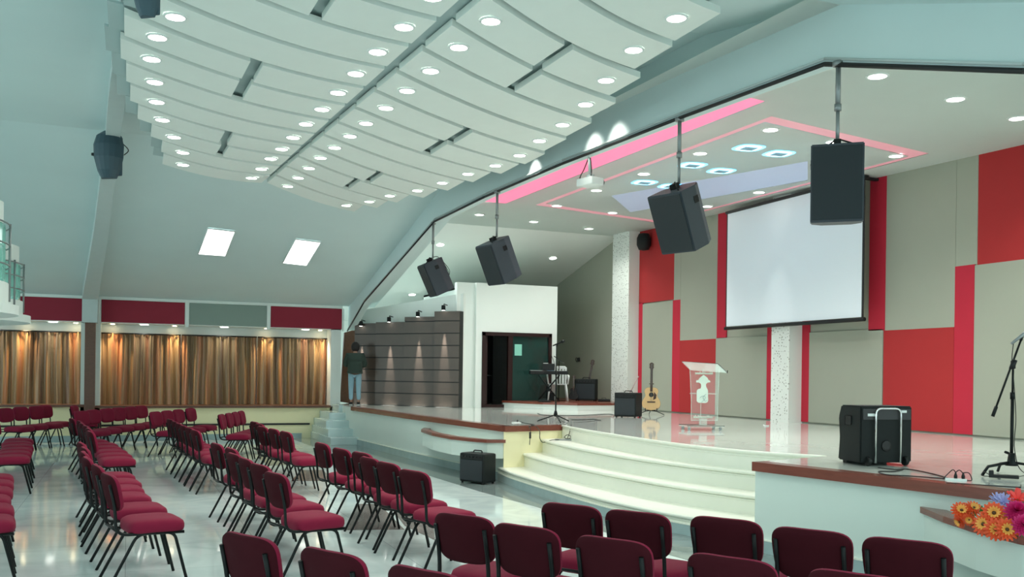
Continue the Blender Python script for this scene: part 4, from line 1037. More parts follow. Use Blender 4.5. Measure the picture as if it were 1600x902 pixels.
# ================================================================== STAGE EQUIPMENT
def amp(name, loc, rz, w_, d_, h_, label, cat, bev=.02, extra=None):
    t = thing(name, label, cat, loc, rz)
    bm = B(); box(bm, -d_ / 2, d_ / 2, -w_ / 2, w_ / 2, .02, h_, bev); obj('cabinet', bm, M['cabinet'], t)
    bm = B(); box(bm, -d_ / 2 - .008, -d_ / 2, -w_ * .45, w_ * .45, .05, h_ * .78, .004); obj('grille', bm, M['grille'], t)
    bm = B(); box(bm, -d_ / 2 - .01, -d_ / 2, -w_ * .45, w_ * .45, h_ * .81, h_ * .95, .003)
    for k in range(6): lathe(bm, [(.012, 0), (.010, .015)], (0, 0, 0), 10, mtx=Matrix.Translation((-d_ / 2 - .01, -w_ * .36 + k * w_ * .14, h_ * .88)) @ Matrix.Rotation(-PI / 2, 4, 'Y'))
    obj('control_panel', bm, M['plastic'], t)
    bm = B(); tube(bm, round_path([(0, -w_ * .18, h_), (0, -w_ * .16, h_ + .035), (0, w_ * .16, h_ + .035), (0, w_ * .18, h_)], .03, 3), .010, 6); obj('handle', bm, M['plastic'], t)
    for sx in (-1, 1):
        for sy in (-1, 1):
            bm = B(); lathe(bm, [(.018, 0), (.02, .022)], (sx * d_ * .4, sy * w_ * .42, 0), 8); obj('foot', bm, M['plastic'], t)
    return t
# floor amplifier below the left planter
p = onz(748, 751, 0); amp('floor_amplifier', (5.04, 13.50, 0), math.radians(28), .50, .30, .47, 'black amplifier cabinet standing on the floor at the foot of the curved steps', 'amplifier', .03)
# amp with acoustic guitar area
p = onz(979, 653, SH); amp('guitar_amplifier', (p.x + .12, p.y + .15, SH), math.radians(38), .46, .34, .49, 'black amplifier cabinet on the stage left of the acoustic guitar', 'amplifier')
p = onz(916, 627, PZ); amp('guitar_amplifier', (p.x + .10, p.y + .2, PZ), math.radians(50), .54, .30, .56, 'black amplifier cabinet on the band platform against the grey wall', 'amplifier')

# big stage monitor at the right
pc = onz(1376, 729, SH)
t = thing('monitor_amplifier', 'big black wheeled combo amplifier with chrome pull-out handle on the stage', 'amplifier', (pc.x + .12, pc.y + .22, SH), -.16)
W_, H_, Dp = .56, .57, .40
bm = B(); pl = [(-W_ / 2, 0), (W_ / 2, 0), (W_ / 2 - .01, Dp), (-W_ / 2 - .18 * 0 + .03, Dp)]
ring = []
for z, gx in ((.03, 0), (.25, .01), (.45, .0), (H_, .02)):
    ring.append([bm.verts.new(v) for v in ((-W_ / 2 + gx * 0, -Dp / 2 + .0, z), (W_ / 2, -Dp / 2 + .0, z), (W_ / 2 - .02, Dp / 2 - gx * 2.2, z), (-W_ / 2 + .02, Dp / 2 - gx * 2.2, z))])
for a, b in zip(ring, ring[1:]):
    for k in range(4): bm.faces.new((a[k], a[(k + 1) % 4], b[(k + 1) % 4], b[k]))
bm.faces.new(ring[0][::-1]); bm.faces.new(ring[-1]); bmesh.ops.bevel(bm, geom=bm.edges[:], offset=.012, segments=2, affect='EDGES')
obj('cabinet', bm, M['cabinet'], t)
bm = B(); box(bm, -W_ * .46, W_ * .46, -Dp / 2 - .012, -Dp / 2 + .002, H_ * .77, H_ * .95, .006); cp_ = obj('control_panel', bm, mat('dark_grey_panel', (.035, .035, .037), .5), t)
bm = B(); box(bm, -W_ * .38, -W_ * .20, -Dp / 2 - .016, -Dp / 2 - .011, H_ * .83, H_ * .875); obj('rating_label', bm, M['whiteplastic'], cp_); bm = B(); box(bm, W_ * .26, W_ * .37, -Dp / 2 - .016, -Dp / 2 - .011, H_ * .89, H_ * .93); obj('rating_label', bm, M['whiteplastic'], cp_)
bm = B(); hx = .135; y = -Dp / 2 - .03; tube(bm, round_path([(-hx, y, .03), (-hx, y, H_ * .96), (hx, y, H_ * .96), (hx, y, .03)], .06, 6), .010, 8); obj('pull_handle', bm, M['chrome'], t)
bm = B(); lathe(bm, [(.055, 0), (.05, .012), (.02, .004)], (0, 0, 0), 20, mtx=Matrix.Translation((.0, -Dp / 2 - .001, .19)) @ Matrix.Rotation(PI / 2, 4, 'X')); obj('port', bm, M['groove'], t)
for s in (-1, 1):
    bm = B(); lathe(bm, [(.04, -.018), (.045, -.01), (.045, .01), (.04, .018)], (0, 0, 0), 16, mtx=Matrix.Translation((s * .20, -Dp / 2 - .01, .046)) @ Matrix.Rotation(PI / 2, 4, 'Y')); obj('wheel', bm, M['plastic'], t)
bm = B(); box(bm, -W_ / 2 - .004, -W_ / 2 + .004, -.05, .05, .38, .47, .01); obj('side_grip', bm, M['groove'], t)
bm = B(); box(bm, -W_ * .4, W_ * .4, Dp / 2 - .1, Dp / 2 - .03, .0, .035, .005); obj('foot', bm, M['plastic'], t)

def mic(bm, a, d):
    """microphone from point a along d"""
    d = d.normalized(); tube(bm, [a - d * .17, a - d * .03, a - d * .01], [.011, .017, .018], 10)
    tube(bm, [a - d * .012, a + d * .005, a + d * .03, a + d * .05, a + d * .06], [.016, .026, .028, .020, .006], 10)
# straight microphone stand in the middle of the stage front
b = onz(868, 660, SH)
t = thing('microphone_stand', 'straight black microphone stand with microphone at the stage edge near the keyboard', 'microphone stand', b)
bm = B(); lathe(bm, [(.03, .10), (.035, .14), (.02, .2)], (0, 0, 0), 10)
for a in (.35, .35 + 2.09, .35 + 4.19): tube(bm, [(0, 0, .13), (.33 * math.cos(a), .33 * math.sin(a), .012)], .011, 6)
obj('tripod', bm, M['black'], t)
bm = B(); tube(bm, [(0, 0, .1), (0, 0, .85)], .014, 8); tube(bm, [(0, 0, .85), (0, 0, 1.33)], .009, 8); lathe(bm, [(.02, .82), (.02, .89)], (0, 0, 0), 10); obj('pole', bm, M['black'], t)
bm = B(); tube(bm, [(0, 0, 1.32), (.02, .0, 1.36)], .014, 6); mic(bm, Vector((.09, -.02, 1.40)), Vector((1, -.3, .45))); obj('microphone', bm, M['black'], t)
bm = B(); tube(bm, smooth_path([(-.07, .03, 1.33), (-.12, .03, 1.25), (-.02, .02, 1.0), (.015, .0, .6), (.0, .02, .3), (.1, -.05, .02), (.5, -.1, .01), (1.0, .3, .01)], 6), .004, 5); obj('cable', bm, M['groove'], t)
# boom stand at the right
b = onz(1580, 744, SH)
t = thing('microphone_stand', 'black boom microphone stand with tripod base at the right edge', 'microphone stand', b)
bm = B(); lathe(bm, [(.025, .20), (.035, .12), (.055, .09)], (0, 0, 0), 10)
for a in (math.radians(172), math.radians(-22), math.radians(60)): tube(bm, [(0, 0, .12), (.24 * math.cos(a), .24 * math.sin(a), .085), (.30 * math.cos(a), .30 * math.sin(a), .012)], .013, 6)
tube(bm, [(-.04, 0, .2), (-.075, 0, .21)], .012, 8)
obj('tripod', bm, M['black'], t)
pj = onp(1583, 570, b, Vector((_fwd.x, _fwd.y, 0))) - b; pe = onp(1551, 651, b, Vector((_fwd.x, _fwd.y, 0))) - b; pt = onp(1595, 532, b, Vector((_fwd.x, _fwd.y, 0))) - b
bm = B(); tube(bm, [(0, 0, .1), (pj.x * .5, pj.y * .5, pj.z * .72)], .014, 8); tube(bm, [(pj.x * .5, pj.y * .5, pj.z * .72), tuple(pj)], .009, 8); lathe(bm, [(.02, -.03), (.02, .03)], (pj.x * .5, pj.y * .5, pj.z * .72), 10); obj('pole', bm, M['black'], t)
bm = B(); tube(bm, [pe, pt], .009, 8); tube(bm, [pe, pe + (pt - pe) * .13], .015, 8); obj('boom_arm', bm, M['black'], t)
bm = B(); tube(bm, [pj - (pt - pe) * .06, pj + (pt - pe) * .06], .022, 8); lathe(bm, [(.02, -.035), (.02, .035)], (pj.x, pj.y, pj.z), 8, mtx=Matrix.Identity(4)); obj('clutch', bm, M['plastic'], t)
bm = B(); tube(bm, [pt, pt + Vector((.02, 0, .04))], .013, 6); obj('mic_clip', bm, M['plastic'], t)
bm = B(); mic(bm, pt + RT * .05 + UP * .075, RT * 1.0 + UP * .8); obj('microphone', bm, M['steel'], t)
bm = B(); tube(bm, smooth_path([pt - RT * .06 + UP * .0, pt - RT * .07 - UP * .08, pj - RT * .01 + UP * .03, Vector((.02, 0, .8)), Vector((.035, -.01, .5)), Vector((.015, -.02, .22)), Vector((.12, -.05, .02)), Vector((.5, -.2, .01))], 6), .004, 5); obj('cable', bm, M['groove'], t)

# keyboard on X stand on the band platform
kc = onz(857, 627, PZ); kz = .80
t = thing('keyboard_stand', 'black X-shaped keyboard stand on the band platform', 'keyboard stand', (kc.x, kc.y, PZ), -YAW)
bm = B()
for y in (-.14, .14):
    tube(bm, [(-.26, y, .02), (.26, y, .64)], .014, 6); tube(bm, [(.26, y, .02), (-.26, y, .64)], .014, 6)
for x, z in ((-.26, .02), (.26, .02)): tube(bm, [(x, -.2, z), (x, .2, z)], .016, 6)
for x, z in ((-.26, .645), (.26, .645)): tube(bm, [(x, -.17, z), (x, .17, z)], .014, 6)
lathe(bm, [(.04, -.02), (.04, .02)], (0, 0, 0), 10, mtx=Matrix.Translation((0, -.16, .28)) @ Matrix.Rotation(PI / 2, 4, 'X'))
obj('frame', bm, M['black'], t)
t = thing('keyboard', 'black electronic keyboard lying on its X stand behind the microphone', 'keyboard', (kc.x + .04, kc.y, PZ + .662), -YAW + .12)
bm = B(); box(bm, -.52, .42, -.16, .16, 0, .09, .012); obj('body', bm, M['plastic'], t)
bm = B()
for k in range(30): box(bm, -.50 + k * .030, -.472 + k * .030, .0, .145, .088, .098)
kk = obj('keys', bm, M['whiteplastic'], t); kk['kind'] = 'stuff'
bm = B(); box(bm, -.1, .08, -.13, -.06, .088, .095); obj('display', bm, M['bluegrey'], t)
t = thing('laptop_case', 'black box-shaped case standing on the keyboard', 'case', (kc.x - .02, kc.y - .04, PZ + .76), -YAW)
bm = B(); box(bm, -.16, .14, -.06, .06, 0, .17, .01); obj('case_body', bm, M['plastic'], t)
bm = B(); box(bm, -.14, -.02, -.05, .03, .17, .182, .003); obj('sheet', bm, M['whiteplastic'], t)
t = thing('music_stand', 'black slanted music stand beside the keyboard', 'music stand', (kc.x + .26, kc.y + .02, PZ), -YAW)
bm = B(); slab(bm, [(-.10, 0, 1.12), (.16, 0, .93), (.16, .30, .93), (-.10, .30, 1.12)], (0.55, 0, .8), .012); obj('desk', bm, M['black'], t)
bm = B(); tube(bm, [(.03, .1, 0), (.03, .1, 1.0)], .012, 6); tube(bm, [(-.12, .1, .01), (.2, .1, .01)], .01, 6); tube(bm, [(.03, -.08, .01), (.03, .28, .01)], .01, 6); obj('pole', bm, M['black'], t)

# white plastic chair behind the keyboard
wc = kc + RT * .24 + _fwd * .36
t = thing('plastic_chair', 'white plastic armchair behind the keyboard stand', 'chair', (wc.x, wc.y, PZ), -YAW + PI)
bm = B(); box(bm, -.22, .22, -.21, .21, .40, .43, .015); obj('seat', bm, M['whiteplastic'], t)
for sx in (-1, 1):
    for sy in (-1, 1):
        bm = B(); tube(bm, [(sx * .20, sy * .19, .42), (sx * .25, sy * .25, 0)], [.028, .02], 6); obj('leg', bm, M['whiteplastic'], t)
    bm = B(); tube(bm, round_path([(sx * .24, .22, .42), (sx * .27, .2, .63), (sx * .26, -.2, .65), (sx * .22, -.24, .5)], .06, 4), .022, 6); obj('armrest', bm, M['whiteplastic'], t)
bm = B()
for k in range(5): box(bm, -.17 + k * .08, -.12 + k * .08, -.25, -.23, .42, .84, .008, Matrix.Rotation(.0, 4, 'X'))
box(bm, -.21, .21, -.26, -.225, .80, .88, .015); box(bm, -.24, -.19, -.26, -.22, .42, .85, .01); box(bm, .19, .24, -.26, -.22, .42, .85, .01); obj('backrest', bm, M['whiteplastic'], t)

# dark backpack, pedals and hanging cable clutter on the platform
for px, py, sx, sy, sz, nm, lb, ct in ((856, 627, .16, .14, .20, 'backpack', 'small black bag on the floor under the keyboard stand', 'bag'), (853, 629, .30, .10, .05, 'pedal_board', 'flat black pedal on the edge of the band platform', 'pedal'), (946, 628, .30, .2, .06, 'effects_pedal', 'flat black box with cables beside the speckled pillar', 'pedal')):
    p = onz(px, py, PZ); bm = B(); box(bm, -sx / 2, sx / 2, -sy / 2, sy / 2, 0, sz, min(.02, sz * .3)); t = thing(nm, lb, ct, (p.x + (.25 if nm == 'backpack' else .02), p.y + (.35 if nm == 'backpack' else .12), PZ), -YAW)
    obj('body', bm, M['plastic'], t); bm = B(); tube(bm, round_path([(-sx * .2, 0, sz), (-sx * .15, 0, sz + .03), (sx * .15, 0, sz + .03), (sx * .2, 0, sz)], .02, 3), .006, 5); obj('strap', bm, M['groove'], t)

# ---- guitars
def guitar_outline(s, cut=True):
    pts = []; prof = [(0.0, 0.0), (.10, .02), (.17, .06), (.195, .13), (.185, .20), (.145, .27), (.125, .31), (.135, .36), (.145, .41), (.125, .46), (.07, .485), (0, .485)]
    right = smooth_path([(a, b, 0) for a, b in prof], 3)
    return [(p.x * s, p.y * s) for p in right] + [(-p.x * s, p.y * s) for p in right[::-1]][1:-1]
def guitar(name, loc, rz, tilt, s, topm, sidem, label, body_z, kind='acoustic', lean=0.0):
    t = thing(name, label, 'guitar', loc, rz)
    Mx = Matrix.Translation((0, 0, body_z)) @ Matrix.Rotation(lean, 4, 'X') @ Matrix.Rotation(tilt, 4, 'Y')   # local: y = up after this map
    Sw = Matrix(((0, 0, 1, 0), (-1, 0, 0, 0), (0, 1, 0, 0), (0, 0, 0, 1)))   # (x,y,z)->(thickness along X, width along -Y, height Z)
    T = Mx @ Sw
    o2 = guitar_outline(s); th = .10 * s if kind == 'acoustic' else .045
    bm = B(); prism(bm, o2, 0, th); bm.transform(T); obj('body', bm, sidem, t)
    bm = B(); prism(bm, [(x * .985, y * .99 + .003) for x, y in o2], -.004, .001); bm.transform(T); obj('soundboard', bm, topm, t)
    if kind == 'acoustic':
        bm = B(); lathe(bm, [(.05 * s, -.006), (.05 * s, -.003)], (0, .33 * s, 0), 20); bm.transform(T); obj('sound_hole', bm, M['groove'], t)
        bm = B(); prism(bm, [(.04 * s, .22 * s), (.10 * s, .25 * s), (.11 * s, .33 * s), (.06 * s, .39 * s), (.05 * s, .30 * s)], -.007, -.004); bm.transform(T); obj('pickguard', bm, M['rosewood'], t)
        bm = B(); box(bm, -.085 * s, .085 * s, .165 * s, .19 * s, -.016, -.003, .003); bm.transform(T); obj('bridge', bm, M['rosewood'], t)
    bm = B(); box(bm, -.026 * s, .026 * s, .40 * s, .86 * s, -.022, -.002, .003); bm.transform(T); obj('neck', bm, M['rosewood'], t)
    bm = B(); prism(bm, [(-.025 * s, .86 * s), (.025 * s, .86 * s), (.038 * s, .90 * s), (.036 * s, 1.0 * s), (0, 1.015 * s), (-.036 * s, 1.0 * s), (-.038 * s, .90 * s)], -.016, .002)
    for k in range(3):
        for q in (-1, 1): box(bm, q * .042 * s - .01, q * .042 * s + .01, (.90 + .035 * k) * s, (.915 + .035 * k) * s, -.012, 0)
    bm.transform(T); obj('headstock', bm, M['rosewood'], t)
    bm = B()
    for k in range(6):
        x = (-.018 + .0072 * k) * s; tube(bm, [(x, .18 * s, -.018), (x * .9, .99 * s, -.026)], .0008, 4)
    bm.transform(T); obj('strings', bm, M['steel'], t)
    return t
g = onz(1014, 649, SH)
gx = guitar('acoustic_guitar', (g.x + .05, g.y, SH), math.radians(-28), .0, 1.0, M['spruce'], M['rosewood'], 'natural wood acoustic guitar with dark pickguard standing on a guitar stand', .10, lean=0)
gx.rotation_euler = (0, math.radians(4), math.radians(58))
t = thing('guitar_stand', 'black folding stand under the acoustic guitar', 'guitar stand', (g.x + .05, g.y, SH), math.radians(58))
bm = B()
for a in (math.radians(100), math.radians(-100), math.radians(10)): tube(bm, [(.06, 0, .13), (.06 + .28 * math.cos(a), .28 * math.sin(a), .012)], .009, 6)
tube(bm, [(.06, 0, .1), (.10, 0, .35)], .011, 6); tube(bm, [(.13, 0, .3), (.17, 0, .66)], .009, 6); tube(bm, round_path([(-.06, -.12, .15), (-.06, -.12, .085), (.05, 0, .10), (-.06, .12, .085), (-.06, .12, .15)], .02, 3), .009, 6); tube(bm, [(.17, -.05, .66), (.17, .05, .66)], .008, 5)
obj('frame', bm, M['black'], t)
g = onz(893, 627, PZ); gt = guitar('electric_guitar', (g.x + .1, g.y + .12, PZ), math.radians(55), .22, .62, M['plastic'], M['plastic'], 'dark electric guitar leaning left of the platform amplifier', .03, 'electric')
g = onz(907, 627, PZ); gt = guitar('electric_guitar', (g.x + .42, g.y + .55, PZ + .02), math.radians(60), .12, 1.05, M['plastic'], M['rosewood'], 'electric guitar leaning on the grey wall behind the platform amplifier', .0, 'electric', lean=.17)
# bracket with cables on grey wall
p = onx(905, 562, BX); t = thing('cable_bracket', 'small black cable bracket on the grey wall over the amplifier', 'bracket', p)
bm = B(); box(bm, -.05, 0, -.06, .06, -.05, .05, .01); tube(bm, smooth_path([(-.04, .05, .02), (-.05, .09, .05), (-.05, .12, 0), (-.04, .08, -.06), (-.02, .0, -.05)], 4), .008, 5); obj('body', bm, M['groove'], t)
# pale cable leaning over the amplifier
bm = B(); pa = [onp(x, y, (9.1, 16.2, SH), (_fwd.x, _fwd.y, 0)) for x, y in ((998, 588), (990, 603), (978, 625), (972, 636), (965, 645), (956, 652))]
pa[-1].z = SH + .01
tube(bm, smooth_path(pa, 5), .010, 6); tube(bm, smooth_path([p_ + Vector((0, 0, -.02)) if i < 5 else p_ for i, p_ in enumerate(pa[1:])], 5), .007, 6)
tag(obj('leaning_cable', bm, mat('pale_pink_cable', (.5, .36, .34), .5)), 'pale pinkish cable running up over the amplifier beside the guitar', 'cable')

# ---- clear lectern
lp = onz(1096, 672, SH)
t = thing('acrylic_lectern', 'clear acrylic lectern with frosted emblem on a low wheeled base', 'lectern', (lp.x, lp.y, SH), math.radians(-YAW * 57.3 + 8))
# local: x right (seen from hall), y away
bm = B(); box(bm, -.30, .30, -.20, .20, .05, .07, .004); obj('base_plate', bm, M['acrylicedge'], t)
bm = B(); box(bm, -.30, .30, -.20, -.195, .068, .076); box(bm, -.30, .30, .195, .20, .068, .076); obj('base_edge', bm, M['black'], t)
for sx in (-1, 1):
    for sy in (-1, 1):
        bm = B(); tube(bm, [(sx * .25, sy * .15 - .01, .025), (sx * .25, sy * .15 + .01, .025)], .025, 10); box(bm, sx * .25 - .012, sx * .25 + .012, sy * .15 - .014, sy * .15 + .014, .03, .055); obj('castor', bm, M['steel'], t)
def plate(pts, y, m, nm, th=.012):
    bm = B(); slab(bm, [(x, y, z) for x, z in pts], (0, 1, 0), th); return obj(nm, bm, m, t)
plate([(-.20, .15), (.22, .15), (.225, .5), (.24, .91), (-.235, .91), (-.205, .5)], -.10, M['acrylic'], 'front_sheet')
bm = B()
for xs in ([(-.20, .15), (-.205, .5), (-.235, .98)], [(.22, .15), (.225, .5), (.24, .98)], [(.02, .07), (.02, .5), (.05, .95)]):
    tube(bm, [(x, -.10 if xs[0][0] != .02 else .10, z) for x, z in xs], .007, 5)
tube(bm, [(-.20, -.10, .15), (.22, -.10, .15)], .007, 5)
obj('edge_strip', bm, M['acrylicedge'], t)
bm = B(); box(bm, -.02, .08, -.03, .07, .07, .18, .004); obj('foot_block', bm, M['acrylicedge'], t)
bm = B(); slab(bm, [(-.26, -.20, .92), (.32, -.20, .89), (.32, .20, 1.02), (-.26, .20, 1.05)][:], (0, 0, 1), .014); obj('desk', bm, M['acrylicedge'], t)
bm = B(); tube(bm, [(.33, -.20, .89), (.33, .20, 1.03)], .006, 5); tube(bm, [(.33, -.20, .89), (.33, -.21, .93)], .006, 5); tube(bm, [(-.26, .20, 1.06), (.32, .20, 1.035)], .004, 5); obj('desk_edge', bm, M['black'], t)
bm = B(); box(bm, -.16, .20, -.09, .12, .555, .572, .003); obj('shelf', bm, M['acrylicedge'], t)
# emblem: flame-topped figure over an open book
emb = [(x_, .42 + (z_ - .385) * .82) for x_, z_ in [(-.02, .90), (.0, .915), (.03, .89), (.06, .86), (.075, .82), (.10, .81), (.105, .78), (.06, .77), (.035, .74), (.04, .69), (.06, .65), (.07, .62), (.07, .52), (.075, .44), (.06, .40), (.03, .385), (-.08, .39), (-.11, .42), (-.11, .52), (-.11, .62), (-.085, .65), (-.05, .66), (-.04, .70), (-.045, .745), (-.075, .77), (-.12, .77), (-.12, .81), (-.085, .82), (-.07, .85), (-.045, .88)]]
bm = B(); slab(bm, [(x - .01, -.106, z) for x, z in emb], (0, 1, 0), .004); obj('emblem', bm, M['frost'], t)
bm = B(); tube(bm, smooth_path([(-.07, -.109, .50), (-.03, -.109, .53), (.02, -.109, .51), (-.01, -.109, .46), (-.05, -.109, .43)], 4), .004, 4); tube(bm, smooth_path([(.03, -.109, .56), (-.02, -.109, .51), (.02, -.109, .45), (.05, -.109, .47)], 4), .004, 4); obj('emblem_line', bm, M['plinth'], t)
def scribble(x0, x1, z, seed):
    r_ = random.Random(seed); pts = []; x = x0
    while x < x1:
        pts += [(x, -.108, z - .018), (x + .006, -.108, z + r_.choice([.018, .035])), (x + .014, -.108, z - .012), (x + .02, -.108, z + .012)]; x += .024
    return smooth_path(pts, 3)
bm = B(); tube(bm, scribble(-.15, .12, .875, 2), .003, 4); tube(bm, scribble(-.17, .14, .20, 4), .003, 4); obj('engraved_script', bm, M['frost'], t)

# ---- cables, power strips
def cable(pts, r, label, m='groove', z=SH):
    bm = B(); tube(bm, smooth_path([tuple(onz(x, y, z + .008 + (h if h else 0))) if True else 0 for x, y, h in pts], 6), r, 6)
    tag(obj('power_cable', bm, M[m]), label, 'cable')
cable([(1372, 731, 0), (1400, 734, 0), (1415, 733, 0), (1440, 737, 0), (1466, 743, 0), (1482, 748, 0)], .006, 'black cable from the wheeled amplifier to the power strip, upper loop')
cable([(1411, 734, 0), (1396, 737, 0), (1373, 737, 0), (1385, 742, 0), (1420, 744, 0), (1460, 747, 0), (1484, 749, 0)], .006, 'black cable lying on the stage, lower loop toward the power strip')
p = onz(1496, 752, SH); t = thing('power_strip', 'white power strip with black plugs near the right stage edge', 'power strip', (p.x, p.y, SH), math.radians(-50)); t.scale = (.7, .7, .7)
bm = B(); box(bm, -.13, .10, -.03, .03, 0, .03, .006); obj('strip_body', bm, M['whiteplastic'], t)
for x, z in ((-.02, .03), (.06, .03)):
    bm = B(); lathe(bm, [(.018, 0), (.02, .03), (.010, .06), (.006, .075)], (x, 0, z), 10); obj('plug', bm, M['plastic'], t)
bm = B(); tube(bm, smooth_path([(-.02, 0, .10), (-.05, .0, .13), (-.10, .02, .08), (-.16, .0, .01)], 5), .006, 5); tube(bm, smooth_path([(-.02, 0, .10), (.02, 0, .13), (.06, 0, .09)], 5), .006, 5); tube(bm, smooth_path([(.06, 0, .1), (.12, 0, .10), (.15, .02, .02), (.1, .03, .01)], 5), .006, 5); obj('cord', bm, M['groove'], t)
p = onz(1545, 758, SH); t = thing('floor_hatch', 'thin dark-edged cable hatch plate lying at the stage edge by the boom stand', 'hatch', (p.x, p.y, SH), math.radians(-52))
bm = B(); box(bm, -.30, .22, -.09, .09, 0, .006); obj('hatch_plate', bm, M['stage'], t)
bm = B(); box(bm, -.30, .22, -.095, -.09, 0, .009); box(bm, .218, .225, -.09, .09, 0, .009); obj('hatch_edge', bm, M['groove'], t)
p = onz(1568, 750, SH); t = thing('effects_pedal', 'flat black multi-effect pedal at the foot of the boom stand', 'pedal', (p.x + .05, p.y + .02, SH + .01), math.radians(-50)); t.scale = (.75, .75, .6)
bm = B(); box(bm, -.13, .13, -.05, .05, 0, .045, .008); box(bm, -.17, -.12, -.05, .05, 0, .10, .01); obj('body', bm, M['plastic'], t)
bm = B(); tube(bm, smooth_path([(.13, 0, .03), (.2, .02, .05), (.24, .0, .01), (.3, .05, .01)], 5), .005, 5); tube(bm, smooth_path([(-.17, 0, .04), (-.22, .02, .07), (-.24, 0, .02), (-.17, .03, .01)], 5), .006, 5); obj('cord', bm, M['groove'], t)
# strip and cables near the middle steps
p = onz(807, 661, SH); t = thing('power_strip', 'white power strip lying at the left stage corner', 'power strip', (p.x, p.y, SH), .3); t.scale = (.7, .7, .5)
bm = B(); box(bm, -.13, .13, -.03, .03, 0, .03, .006); obj('strip_body', bm, M['whiteplastic'], t)
bm = B(); lathe(bm, [(.018, 0), (.02, .03), (.010, .07)], (.03, 0, .03), 10); obj('plug', bm, M['plastic'], t)
cable([(812, 659, .05), (822, 662, .02), (835, 664, .01), (826, 667, .02)], .007, 'black cable with plug at the left stage corner')
bm = B(); q = [onz(826, 666, SH + .015)] + [onp(x, y, (6.0, 13.6, 0), (0, 1, 0)) + Vector((0, -.06, 0)) for x, y in ((826.5, 672), (826, 681), (825, 695))]
tube(bm, smooth_path(q, 5), .006, 5); tube(bm, [q[2] + Vector((0, 0, .06)), q[2] + Vector((0, 0, -.04))], .018, 8); tag(obj('hanging_cable', bm, M['groove']), 'short black cable with connector hanging over the cream side wall', 'cable')
bm = B(); q = [onz(830, 664, SH + .012), onz(838, 667, SH + .015)] + [onp(x, y, (6.0, 13.6, 0), (0, 1, 0)) + Vector((0, -.06, 0)) for x, y in ((841, 674), (841, 684), (846, 691))] + [onz(862, 688, SH * .75 + .01), onz(880, 687, SH * .75 + .01)]
tube(bm, smooth_path(q, 5), .006, 5); tag(obj('hanging_cable', bm, M['groove']), 'long black cable dropping from the stage corner to the strip on the steps', 'cable')
p = onz(885, 688.5, SH * .75); t = thing('step_power_strip', 'flat metal power strip with coiled cable lying on the top curved step', 'power strip', (p.x + .02, p.y, SH * .75), -YAW)
bm = B(); box(bm, -.20, .20, -.03, .03, 0, .022, .004); obj('strip_body', bm, M['steel'], t)
bm = B(); tube(bm, smooth_path([(.0, 0, .02), (-.05, 0, .05), (.0, .0, .09), (.06, 0, .05), (.0, 0, .03), (.03, .02, .12), (.06, .05, .25)], 6), .006, 5); obj('cord', bm, M['groove'], t)
cable([(893, 656, 0), (910, 656.5, 0), (925, 655.5, 0), (939, 657, 0)], .008, 'black cable lying on the stage right of the straight microphone stand')
cable([(840, 646, 0), (850, 649, 0), (880, 649.5, 0), (915, 649, 0), (950, 647, 0), (965, 650, 0)], .007, 'long thin cable on the stage in front of the band platform')
cable([(1193, 664.5, 0), (1196, 666, 0), (1201, 665.5, 0)], .012, 'tiny white adapter on the stage below the screen', 'whiteplastic')

# ================================================================== PERSON
def skin_obj(name, verts, edges, radii, m, parent, root=0, sub=2):
    me = bpy.data.meshes.new(name); me.from_pydata([tuple(v) for v in verts], edges, []); me.materials.append(m)
    o = bpy.data.objects.new(name, me); COL.objects.link(o); o.parent = parent
    md = o.modifiers.new('skin', 'SKIN'); md.use_smooth_shade = True
    if not me.skin_vertices: me.skin_vertices.new()
    for i, r in enumerate(radii):
        me.skin_vertices[0].data[i].radius = (r if isinstance(r, tuple) else (r, r)); me.skin_vertices[0].data[i].use_root = (i == root)
    s = o.modifiers.new('sub', 'SUBSURF'); s.levels = sub; s.render_levels = sub
    return o
pp = onz(554, 633, SH); SP = 0.945
t = thing('person', 'person in dark green sweater and blue jeans standing, back turned, at the stage stairs', 'person', (pp.x, pp.y, SH), -YAW + .15); t.scale = (SP, SP, SP)
# local: x right, y away (facing), z up
V = [(0, 0, .88), (0, 0, 1.02), (0, .0, 1.18), (0, .01, 1.30), (0, .03, 1.38), (0, .05, 1.45), (0, .06, 1.53), (0, .06, 1.58),          # 0-7 spine, neck, head
     (-.09, 0, .84), (-.10, .02, .47), (-.09, 0, .09), (-.09, .12, .04),          # 8-11 left leg
     (.09, 0, .84), (.10, .01, .47), (.10, 0, .09), (.11, .12, .04),          # 12-15 right leg
     (-.17, .01, 1.31), (-.25, .0, 1.06), (-.12, .20, 1.05), (-.06, .25, 1.06),      # 16-19 left arm folded forward
     (.17, .01, 1.31), (.25, .0, 1.06), (.12, .20, 1.02), (.06, .25, 1.03)]          # 20-23
E = [(0, 1), (1, 2), (2, 3), (3, 4), (4, 5), (5, 6), (6, 7), (0, 8), (8, 9), (9, 10), (10, 11), (0, 12), (12, 13), (13, 14), (14, 15), (3, 16), (16, 17), (17, 18), (18, 19), (3, 20), (20, 21), (21, 22), (22, 23)]
Rr_ = [.12, .11, .12, .11, .05, .06, .085, .06, .075, .05, .036, .03, .075, .05, .036, .03, .05, .038, .028, .03, .05, .038, .028, .03]
nv = len(V)
